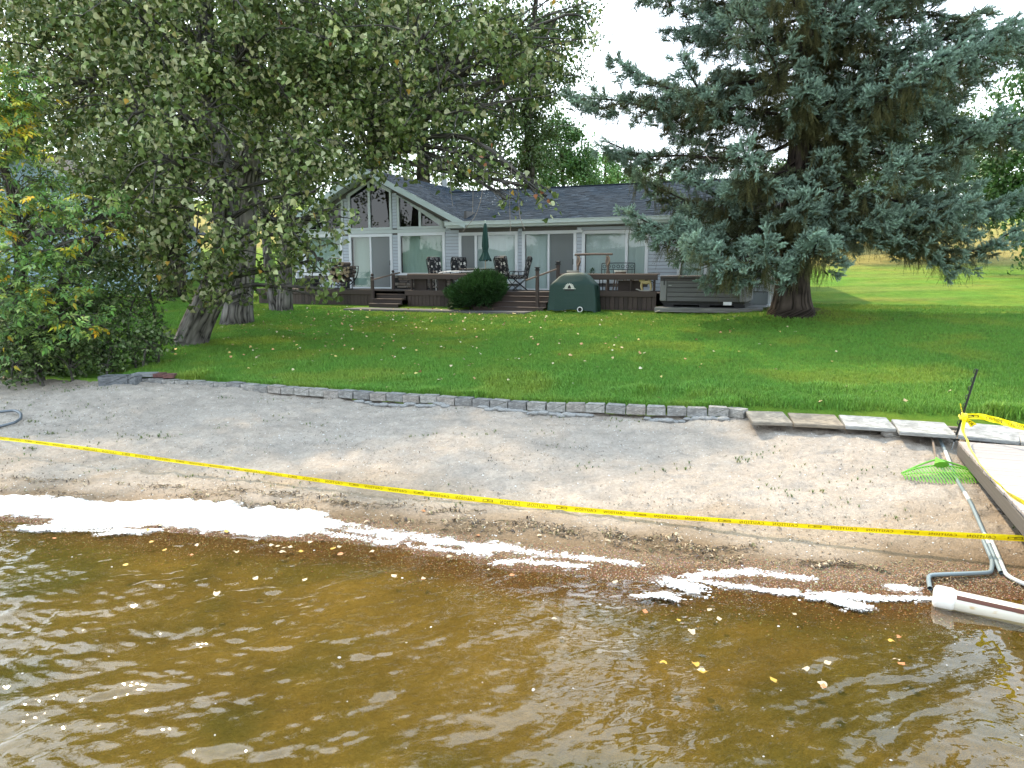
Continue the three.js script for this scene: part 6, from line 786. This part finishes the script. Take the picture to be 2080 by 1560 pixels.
{ // the blue spruce
  setSeed(308); const b = gp(1607, 634), t = thing('blue_spruce', 'large blue spruce with drooping silvery branches before the right end of the house', 'tree', V(b.x, b.y, b.z), 0), H = 21.5;
  const tp = [V(0, -0.3, 0), V(-0.02, 0.6, 0), V(-0.04, 2, 0), V(0.1, 5, 0), V(0.18, 9, 0), V(0.2, 15, 0), V(0.2, H, 0)]; part('trunk', limbGeo(tp, (k) => { const y = k * (H + 0.3); return (0.44 * (1 - y / (H + 1)) + 0.02) * (1 + 0.85 * Math.exp(-Math.max(0, y) / 0.36)); }, 110, 48, 0.075, 5), BARK.spruce, t);
  const axis = (y) => V(pl([[0, 0], [2, -0.04], [5, 0.1], [9, 0.18], [22, 0.2]], y), y, 0);
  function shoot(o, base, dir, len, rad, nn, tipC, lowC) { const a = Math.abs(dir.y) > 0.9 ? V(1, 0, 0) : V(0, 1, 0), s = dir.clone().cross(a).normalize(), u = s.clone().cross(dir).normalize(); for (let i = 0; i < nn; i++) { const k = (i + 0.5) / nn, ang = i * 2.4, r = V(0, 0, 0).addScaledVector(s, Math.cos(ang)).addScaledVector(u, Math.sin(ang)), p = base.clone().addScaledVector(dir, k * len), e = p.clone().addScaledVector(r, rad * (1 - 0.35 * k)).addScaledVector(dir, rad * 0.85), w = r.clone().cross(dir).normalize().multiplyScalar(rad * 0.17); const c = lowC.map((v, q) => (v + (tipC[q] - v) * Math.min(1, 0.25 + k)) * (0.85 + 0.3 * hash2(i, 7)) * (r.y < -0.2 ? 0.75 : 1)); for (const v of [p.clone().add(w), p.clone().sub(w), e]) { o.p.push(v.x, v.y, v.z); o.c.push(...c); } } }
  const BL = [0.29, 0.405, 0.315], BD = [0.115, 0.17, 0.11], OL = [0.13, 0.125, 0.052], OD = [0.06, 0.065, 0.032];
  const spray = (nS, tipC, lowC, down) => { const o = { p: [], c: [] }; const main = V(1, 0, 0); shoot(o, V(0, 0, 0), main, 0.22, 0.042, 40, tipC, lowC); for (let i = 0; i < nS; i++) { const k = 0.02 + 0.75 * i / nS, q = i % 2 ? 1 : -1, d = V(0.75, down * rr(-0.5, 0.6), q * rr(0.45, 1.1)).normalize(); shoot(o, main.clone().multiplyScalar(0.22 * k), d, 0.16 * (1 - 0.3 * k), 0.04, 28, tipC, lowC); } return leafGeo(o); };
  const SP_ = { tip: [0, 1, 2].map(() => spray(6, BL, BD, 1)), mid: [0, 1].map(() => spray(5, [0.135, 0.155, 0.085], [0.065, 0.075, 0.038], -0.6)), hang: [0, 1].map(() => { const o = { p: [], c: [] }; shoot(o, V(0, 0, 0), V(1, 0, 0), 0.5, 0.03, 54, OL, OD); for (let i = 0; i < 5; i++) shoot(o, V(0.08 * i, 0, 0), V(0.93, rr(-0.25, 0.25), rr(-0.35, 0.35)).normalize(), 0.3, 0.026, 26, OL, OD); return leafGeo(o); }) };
  const inst = new Map(), wood = [], q = new THREE.Quaternion(), q2 = new THREE.Quaternion(); const add = (kind, p, d, s, tint, roll) => { const g = pick(SP_[kind]); if (!inst.has(g)) inst.set(g, []); q.setFromUnitVectors(V(1, 0, 0), d.clone().normalize()); q2.setFromAxisAngle(V(1, 0, 0), roll ?? rr(-0.5, 0.5)); inst.get(g).push([new THREE.Matrix4().compose(p, q.clone().multiply(q2), V(s, s, s)), tint]); };
  const limb = (y, az, len, rise, tipUp) => {
    const A = axis(y), o = V(Math.cos(az), 0, Math.sin(az)), sd = V(-o.z, 0, o.x), sway = rr(-0.2, 0.2), wob = rr(0, 6), pt = (k) => A.clone().addScaledVector(o, len * k).addScaledVector(sd, sway * len * k * k + 0.05 * len * Math.sin(k * 7 + wob)).add(V(0, rise * len * Math.sin(k * 1.9) * (1 - 0.25 * k) + tipUp * len * k ** 3 + 0.025 * len * Math.sin(k * 9 + wob), 0)), pts = [0, 0.2, 0.4, 0.6, 0.8, 1].map(pt), up = y > 13;
    wood.push(limbGeo(pts, (k) => (0.009 * len + 0.014) * (1 - 0.85 * k) + 0.005, 16, 6));
    const K = Math.round(len / (up ? 0.22 : 0.15)); for (let i = 2; i <= K; i++) {
      const k = i / K; if (k < 0.14) continue; const p = pt(k), dir = pt(Math.min(1, k + 0.04)).sub(pt(k - 0.04)).normalize(), inner = k < 0.45;
      for (const s of [-1, 1]) {
        if (rnd() < (inner ? 0.3 : 0.08)) continue;
        const hangs = rnd() < 0.55, sl = clamp((1.06 - k) * len * 0.42 + 0.2, 0.28, 1.15) * rr(0.55, 1.15), d = dir.clone().multiplyScalar(rr(0.35, 0.9)).addScaledVector(sd, s * rr(0.5, 1)).add(V(0, hangs ? rr(-1.3, -0.5) : rr(-0.45, 0.15), 0)).normalize(), n = Math.max(1, Math.round(sl / 0.14)), bend = hangs ? 0.25 : -0.12;
        const at_ = (w) => p.clone().addScaledVector(d, sl * w).add(V(0, bend * sl * w * w, 0)); if (sl > 0.5) wood.push(limbGeo([p, at_(0.5), at_(1)], (w) => 0.01 - 0.007 * w, 4, 4));
        for (let m = 0; m < n; m++) {
          const w = (m + 0.7) / n, pp = at_(w).add(V(rr(-0.06, 0.06), rr(-0.05, 0.05), rr(-0.06, 0.06))), outer = w > (hangs ? 0.8 : 0.62) && k > 0.34 || k > 0.84, kind = outer ? (rnd() < 0.9 ? 'tip' : 'mid') : rnd() < 0.5 ? 'mid' : 'hang', tone = kind === 'tip' ? rr(0.72, 1.25) * (hangs ? 0.92 : 1.05) : rr(0.7, 1.25);
          add(kind, pp, kind === 'hang' ? V(rr(-0.4, 0.4) + 0.25 * o.x, -1, rr(-0.4, 0.4) + 0.25 * o.z) : d.clone().add(V(rr(-0.4, 0.4), rr(0.1, 0.9) + tipUp, rr(-0.4, 0.4))), kind === 'hang' ? rr(0.6, 1.2) : rr(0.8, 1.2), tone);
          if (outer && kind === 'tip' && rnd() < 0.6) add('tip', pp.clone().add(randDir().multiplyScalar(0.09)), d.clone().addScaledVector(sd, rr(-0.9, 0.9)).add(V(0, rr(-0.5, 0.4), 0)), rr(0.8, 1.2), tone * rr(0.85, 1.1));
        }
        if (!up && rnd() < 0.55) add('hang', p.clone().add(V(rr(-0.1, 0.1), -0.06, rr(-0.1, 0.1))), V(rr(-0.35, 0.35), -1, rr(-0.35, 0.35)), rr(0.6, 1.3), rr(0.7, 1.3));
      }
      if (k > 0.5) add(k > 0.65 ? 'tip' : 'mid', p.clone().add(V(0, 0.03, 0)), dir.clone().add(V(0, 0.15, 0)), rr(0.95, 1.3), rr(0.85, 1.2));
    }
  };
  const len = (y) => pl([[1.5, 2.6], [2.6, 3.4], [3.6, 4.3], [5, 5.4], [8, 5.5], [11, 4.6], [15, 3.2], [19, 1.5], [21.3, 0.4]], y);
  let az = 0.3; for (let y = 2.5; y < 21.2; y += y < 10 ? 0.13 : 0.3) { az += 2.399 + rr(-0.25, 0.25); const low = y < 4.5; limb(y, az, len(y) * rr(0.6, 1.08), low ? rr(-0.36, -0.2) : y < 9 ? rr(-0.2, -0.04) : rr(-0.08, 0.08), low ? rr(0.08, 0.2) : rr(0.08, 0.22)); }
  // the boughs that stand out against the sky, the house and the lawn
  for (const [y, a, l, r, u] of [[5.9, 3.2, 6.1, -0.12, -0.12 + 0.2], [4.4, 2.75, 5.0, -0.62, 0.04], [3.9, 2.2, 4.0, -0.84, 0.08], [4.1, 2.48, 4.7, -0.8, 0.05], [3.6, 1.9, 3.6, -0.8, 0.1], [4.2, 0.36, 5.0, -0.66, 0.05], [4.4, 0.75, 4.2, -0.7, 0.06], [4.6, 0.2, 5.0, -0.5, 0.05], [4.0, 0.55, 4.4, -0.6, 0.08], [3.2, 1.1, 3.0, -0.5, 0.12], [5.8, 0.1, 6.0, -0.2, 0.02], [7.4, -0.1, 6.2, -0.14, 0.02], [5.2, -0.2, 5.6, -0.26, 0.03], [9.2, 0.2, 5.9, 0.0, 0.15], [8.6, 3.0, 5.6, 0.0, 0.15], [3.0, 1.5, 2.2, -0.5, 0.2], [3.2, 2.9, 3.4, -0.5, 0.1], [4.0, 1.7, 2.3, -0.35, 0.15], [4.7, 1.35, 2.5, -0.3, 0.15], [5.3, 1.75, 2.6, -0.25, 0.15], [6.0, 1.4, 2.7, -0.2, 0.2], [7.1, 1.65, 2.6, -0.2, 0.2], [8.8, 1.5, 2.4, -0.1, 0.2], [5.6, 2.0, 3.4, -0.3, 0.1], [6.6, 1.1, 3.2, -0.25, 0.1]]) limb(y, a, l, r, u);
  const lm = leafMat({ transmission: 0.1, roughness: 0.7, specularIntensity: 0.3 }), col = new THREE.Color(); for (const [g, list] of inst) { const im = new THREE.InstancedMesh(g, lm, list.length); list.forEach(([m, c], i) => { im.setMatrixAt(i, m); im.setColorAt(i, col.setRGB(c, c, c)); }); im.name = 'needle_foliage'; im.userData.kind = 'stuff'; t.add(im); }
  part('branches', merge(wood), BARK.spruce, t); const Lp = (px, py) => P3(px, py, -b.z - 0.9).sub(t.position);
  part('dead_branch', merge([tube([Lp(1598, 365), Lp(1590, 380), Lp(1598, 400), Lp(1608, 430), Lp(1612, 462)], 0.014, 24, 5), tube([Lp(1598, 400), Lp(1593, 412)], 0.009, 6, 5), tube([Lp(1584, 372), Lp(1585, 420), Lp(1580, 440), Lp(1568, 462), Lp(1560, 475)], 0.012, 24, 5), tube([Lp(1585, 425), Lp(1595, 440), Lp(1600, 452)], 0.013, 10, 5), tube([Lp(1584, 432), Lp(1582, 460)], 0.008, 6, 5), tube([Lp(1588, 434), Lp(1590, 455)], 0.008, 6, 5), tube([Lp(1440, 290), Lp(1430, 310), Lp(1447, 330)], 0.01, 12, 5)]), std([0.3, 0.25, 0.2], 0.9), t);
}
// trees beyond the house and on the hill
function farTree(name, label, px, py, d, hgt, trunkR, masses, kind, tint, group, opt = {}) {
  const b = P3(px, py, d); b.y = lawnY(b.x, d); const t = thing(name, label, 'tree', b, 0, group), pts = [V(0, -0.3, 0), V(rr(-0.2, 0.2), hgt * 0.25, 0), V(rr(-0.4, 0.4), hgt * 0.55, 0), V(rr(-0.5, 0.5), hgt * 0.9, 0)]; part('trunk', limbGeo(pts, (k) => trunkR * (1 - 0.75 * k) * (1 + 0.3 * Math.exp(-k * hgt / 0.5)), 24, 14, 0.12, px), BARK.dark, t);
  crown(t, 'foliage', masses.map(([x, y, dd, r, dens]) => [P3(x, y, dd), r, dens * (y > -20 ? 2.6 : 0.8), kind, tint]), nearTrunk(pts), { subs: 2.2, gap: 0.3, limb: 0.5, bark: BARK.dark, scale: opt.scale ?? 1.2, ...opt });
}
setSeed(400);
farTree('shade_tree', 'tall dark tree right behind the gable roof', 860, 480, 42, 18, 0.5, [[860, 220, 42, 4, 1], [720, 200, 43, 4, 1], [960, 120, 42, 4.5, 1], [800, 40, 43, 5, 0.9], [700, 320, 42, 2.6, 1.2], [940, 290, 41, 2.4, 1.3], [960, 340, 40, 1.4, 1.5], [860, -150, 42, 6, 0.6]], 'dark', 1);
farTree('shade_tree', 'dark leafy tree whose crown ends in the open sky left of the spruce', 1080, 470, 46, 19, 0.45, [[1080, 120, 46, 3.6, 1.1], [1160, 60, 46, 2.2, 1.3], [1130, 160, 46, 2, 1.3], [1020, 230, 46, 3, 1.2], [1080, 300, 45, 2.2, 1.3], [1140, -60, 46, 3.4, 0.8], [1040, -180, 46, 5, 0.6], [1190, 20, 46, 1.0, 1.6], [1000, 340, 44, 1.8, 1.4]], 'dark', 0.95);
farTree('leafy_tree', 'fresh green rounded tree above the roof beside the sky gap', 1140, 470, 58, 9, 0.3, [[1140, 310, 58, 3, 1.3], [1190, 340, 57, 1.9, 1.5], [1085, 280, 58, 2, 1.5], [1130, 255, 58, 1.6, 1.5], [1200, 365, 56, 1.2, 1.8], [1090, 350, 56, 2, 1.5]], 'green', 1.05);
farTree('leafy_tree', 'pale yellowish thin tree between the green tree and the spruce', 1235, 470, 72, 9, 0.25, [[1235, 345, 72, 2.1, 1.4], [1215, 318, 72, 1.1, 1.4], [1262, 368, 70, 1.7, 1.8], [1315, 362, 74, 2.2, 1.8], [1190, 365, 70, 1.8, 1.6], [1370, 370, 76, 2.4, 1.6]], 'green', 1.5, null, { gap: 0.44 });
farTree('shade_tree', 'dark tree behind the poplars at the upper left', 380, 500, 45, 17, 0.5, [[350, 280, 45, 4.5, 0.8], [520, 300, 46, 4.5, 0.8], [200, 260, 46, 4.5, 0.8], [450, 100, 46, 5.5, 0.6], [250, 60, 47, 5.5, 0.6], [600, 120, 46, 5, 0.7], [560, 400, 45, 2.2, 1]], 'dark', 0.9);
farTree('shade_tree', 'large tree at the far left edge above the neighbouring house', -60, 560, 30, 16, 0.45, [[20, 120, 30, 3.2, 1.2], [-80, 200, 30, 3.5, 1.1], [60, -40, 31, 4, 0.9], [10, 300, 29, 2.2, 1.2], [-120, -100, 30, 5, 0.7], [60, 390, 28, 1.8, 1.2]], 'popFar', 0.85);
farTree('maple_tree', 'maple with a slim grey trunk on the dry slope behind the spruce', 1892, 527, 44, 11, 0.27, [[1850, 330, 44, 3.4, 1.2], [1960, 330, 44, 3, 1.2], [1900, 230, 44, 3.4, 1.1], [1800, 420, 43, 1.9, 1.4], [1920, 440, 43, 1.6, 1.5], [1960, 475, 42, 1.0, 1.6], [1860, 470, 43, 1.3, 1.5], [1740, 380, 44, 2.2, 1.2], [1980, 420, 43, 1.2, 1.6], [1870, 500, 43, 0.6, 1.8]], 'dark', 1.15);
farTree('maple_tree', 'green maple at the right edge with sunlit yellowish upper leaves', 2150, 520, 34, 10, 0.3, [[2100, 330, 33, 2.2, 1.6], [2060, 420, 33, 1.2, 2], [2130, 200, 34, 2.4, 1.4], [2060, 250, 34, 1.5, 1.4], [2070, 470, 32.5, 0.8, 2.2], [2180, 400, 33, 2.5, 1.4], [2050, 160, 34.5, 1.3, 1.2], [2090, 520, 32, 0.5, 2], [2030, 330, 34, 1.6, 1.6], [2090, 260, 33, 1.6, 1.6], [2000, 400, 36, 1.4, 1.4]], 'green', 0.8);
farTree('shade_tree', 'dark tree behind the spruce crown near the right roof end', 1650, 480, 55, 12, 0.35, [[1650, 380, 55, 4, 1], [1740, 300, 56, 3.5, 0.8], [1560, 390, 56, 2.5, 1], [1700, 440, 54, 2.4, 1.2]], 'green', 0.75);
{ // distant wood closing the view
  setSeed(410); const ms = []; for (let x = -110; x < 150; x += 5) { const z = 118 + 20 * fbm(x * 0.05, 3, 2) - 0.12 * x, y = lawnY(x, z); ms.push([V(x, y + 4, -z), [4, 4.5 + 3 * fbm(x * 0.09, 9, 2), 3.5], 0.35, 'dark', 1.1]); }
  const t = thing('distant_wood', 'belt of woodland far behind the house and slope', 'wood', V(0, 0, 0)); t.userData.kind = 'stuff'; crown(t, 'foliage', ms, (C) => C, { noLimb: true, scale: 2.3 });
}
// ---------------------------------------------------------------- neighbour, pole, wires, cars
{ // neighbouring house seen through the leaves at the left
  const ph = 0.12, c = at(190, 560, 33), n = thing('neighbour_house', 'blue-sided neighbouring house with a white rake board, half hidden by leaves at the left', 'house', V(c.x, lawnY(c.x, 33) - 0.2, c.z), ph), sm = std([0.3, 0.42, 0.52], 0.6);
  const W0 = -7, W1 = 2.6, PX = -2.4, PY = 6.3, sl = 0.62, top = (x) => Math.max(2.7, PY - sl * Math.abs(x - PX)); const sh = new THREE.Shape([[W0, 0], [W1, 0], [W1, top(W1)], [PX, PY], [W0, top(W0)]].map((v) => new THREE.Vector2(...v))); part('wall', merge([new THREE.ExtrudeGeometry(sh, { depth: 0.15, bevelEnabled: false }).translate(0, 0, -0.17), bx(0.15, 3, 7, W1 - 0.08, 1.4, -3.7), bx(0.15, 3, 7, W0 + 0.08, 1.4, -3.7)]), std([0.24, 0.33, 0.4], 0.7), n);
  for (let y = 0.3; y < PY - 0.3; y += 0.16) { const h = (PY - y - 0.16) / sl, a = Math.max(W0 + 0.05, PX - h), b = Math.min(W1 - 0.12, PX + h); if (b - a > 0.3) part('siding_board', beam(V(a, y + 0.08, 0.004), V(b, y + 0.08, 0.004), 0.016, 0.152), sm, n, null, [0, 0, 0]); }
  part('corner_trim', bx(0.12, 3, 0.05, W1 - 0.06, 1.6, 0.02), MAT.trim, n); for (const s of [-1, 1]) { const len = s > 0 ? W1 - PX + 0.5 : PX - W0 + 0.5; part('rake_board', beam(V(PX, PY + 0.1, 0.45), V(PX + s * len, PY + 0.1 - sl * len, 0.45), 0.04, 0.24), std([0.6, 0.64, 0.66], 0.5), n); part('roof', beam(V(PX + s * len / 2, PY + 0.22 - sl * len / 2, 0.5), V(PX + s * len / 2, PY + 0.22 - sl * len / 2, -7.4), len * Math.hypot(1, sl), 0.06).translate(-(PX + s * len / 2), -(PY + 0.22 - sl * len / 2), 0).rotateZ(-s * Math.atan(sl)).translate(PX + s * len / 2, PY + 0.22 - sl * len / 2, 0), std([0.04, 0.045, 0.055], 0.9), n); }
  const w = part('window', merge(outline(rect(-0.4, 0.9, 1.2, 2.3), 0.07, 0.05, 0.01)), MAT.trim, n); part('pane', new THREE.PlaneGeometry(1.3, 1.1).translate(0.25, 1.75, 0.02), std([0.03, 0.04, 0.045], 0.05), w);
}
{ const P = at(902, 386, 39); P.y = lawnY(P.x, 39); const top = at(901, 318, 39), H = top.y - P.y, p = thing('utility_pole', 'weathered utility pole with a yard light rising behind the roof valley', 'utility pole', P, 0); part('pole', cyl(0.15, 0.12, H, 0, H / 2, 0, 12), barkM([0.3, 0.28, 0.26], 0.01), p); part('lamp', merge([tube([[0.1, H - 0.5, 0], [0.35, H - 0.38, 0.1], [0.5, H - 0.4, 0.15]], 0.025, 12), new THREE.SphereGeometry(0.16, 12, 8, 0, 6.3, 0, 1.6).scale(1, 0.7, 1).translate(0.55, H - 0.5, 0.15)]), std([0.5, 0.55, 0.6], 0.5), p); part('box', rbx(0.24, 0.4, 0.16, 0.02, 0.05, H - 1.35, 0.18), MAT.grey, p);
  const w = [[262, 'upper'], [298, 'lower']]; for (const [y, k] of w) { const o = part('power_line', tube([at(905, y + 20, 39), at(1050, y + 1, 44), at(1180, y - 8, 50), at(1400, y - 16, 62)], 0.02, 30, 5), MAT.dark); tag(o, k + ' of the two thin power lines crossing the trees behind the roof', 'power line'); } }
{ // cars on the road at the top of the slope
  const Z = 88, y0 = lawnY(at(2020, 440, Z).x, Z) + 0.05, xr = at(2020, 440, Z).x; const rd = part('road', new THREE.PlaneGeometry(90, 7).rotateX(-Math.PI / 2 + 0.07), std([0.34, 0.33, 0.32], 0.9)); rd.position.set(xr, y0 + 0.1, -Z); tag(rd, null, null, null, 'structure');
  const body = new THREE.Shape(); body.moveTo(-2.2, 0.35); body.lineTo(2.2, 0.35); body.quadraticCurveTo(2.3, 0.75, 2.1, 0.9); body.lineTo(1.3, 1.0); body.lineTo(0.7, 1.5); body.lineTo(-1.3, 1.52); body.lineTo(-1.9, 1.02); body.lineTo(-2.2, 0.95); const bg = new THREE.ExtrudeGeometry(body, { depth: 1.6, bevelEnabled: true, bevelSize: 0.06, bevelThickness: 0.08, bevelSegments: 2 }).translate(0, 0, -0.8);
  const win = new THREE.Shape(); win.moveTo(-1.6, 1.02); win.lineTo(1.1, 1.0); win.lineTo(0.66, 1.42); win.lineTo(-1.22, 1.44); const wg = new THREE.ExtrudeGeometry(win, { depth: 1.8, bevelEnabled: false }).translate(0, 0, -0.9);
  const car = (px, c, l, turn) => { const p = at(px, 440, Z), o = thing('parked_car', l, 'car', V(p.x, lawnY(p.x, Z) + 0.2, -Z), turn); part('body', bg, std(c, 0.35, { metalness: 0.2 }), o); part('window', wg, std([0.02, 0.022, 0.025], 0.1), o); for (const x of [-1.35, 1.35]) for (const z of [-0.82, 0.82]) { const w = part('wheel', cyl(0.33, 0.33, 0.2, 0, 0, 0, 18).rotateX(Math.PI / 2), MAT.dark, o, V(x, 0.33, z)); part('rim', cyl(0.2, 0.2, 0.21, 0, 0, 0, 12).rotateX(Math.PI / 2), MAT.grey, w); } };
  car(2010, [0.03, 0.035, 0.05], 'dark car parked at the top of the slope, glimpsed left of the red one', 1.3); car(2032, [0.3, 0.02, 0.02], 'red car parked at the top of the slope behind the maple leaves', 1.25); car(2056, [0.6, 0.6, 0.6], 'pale car parked at the top of the slope, right of the red one', 1.3);
}
scene.traverse((o) => { if (o.isMesh) { o.castShadow = true; o.receiveShadow = true; } });
renderer.render(scene, camera);
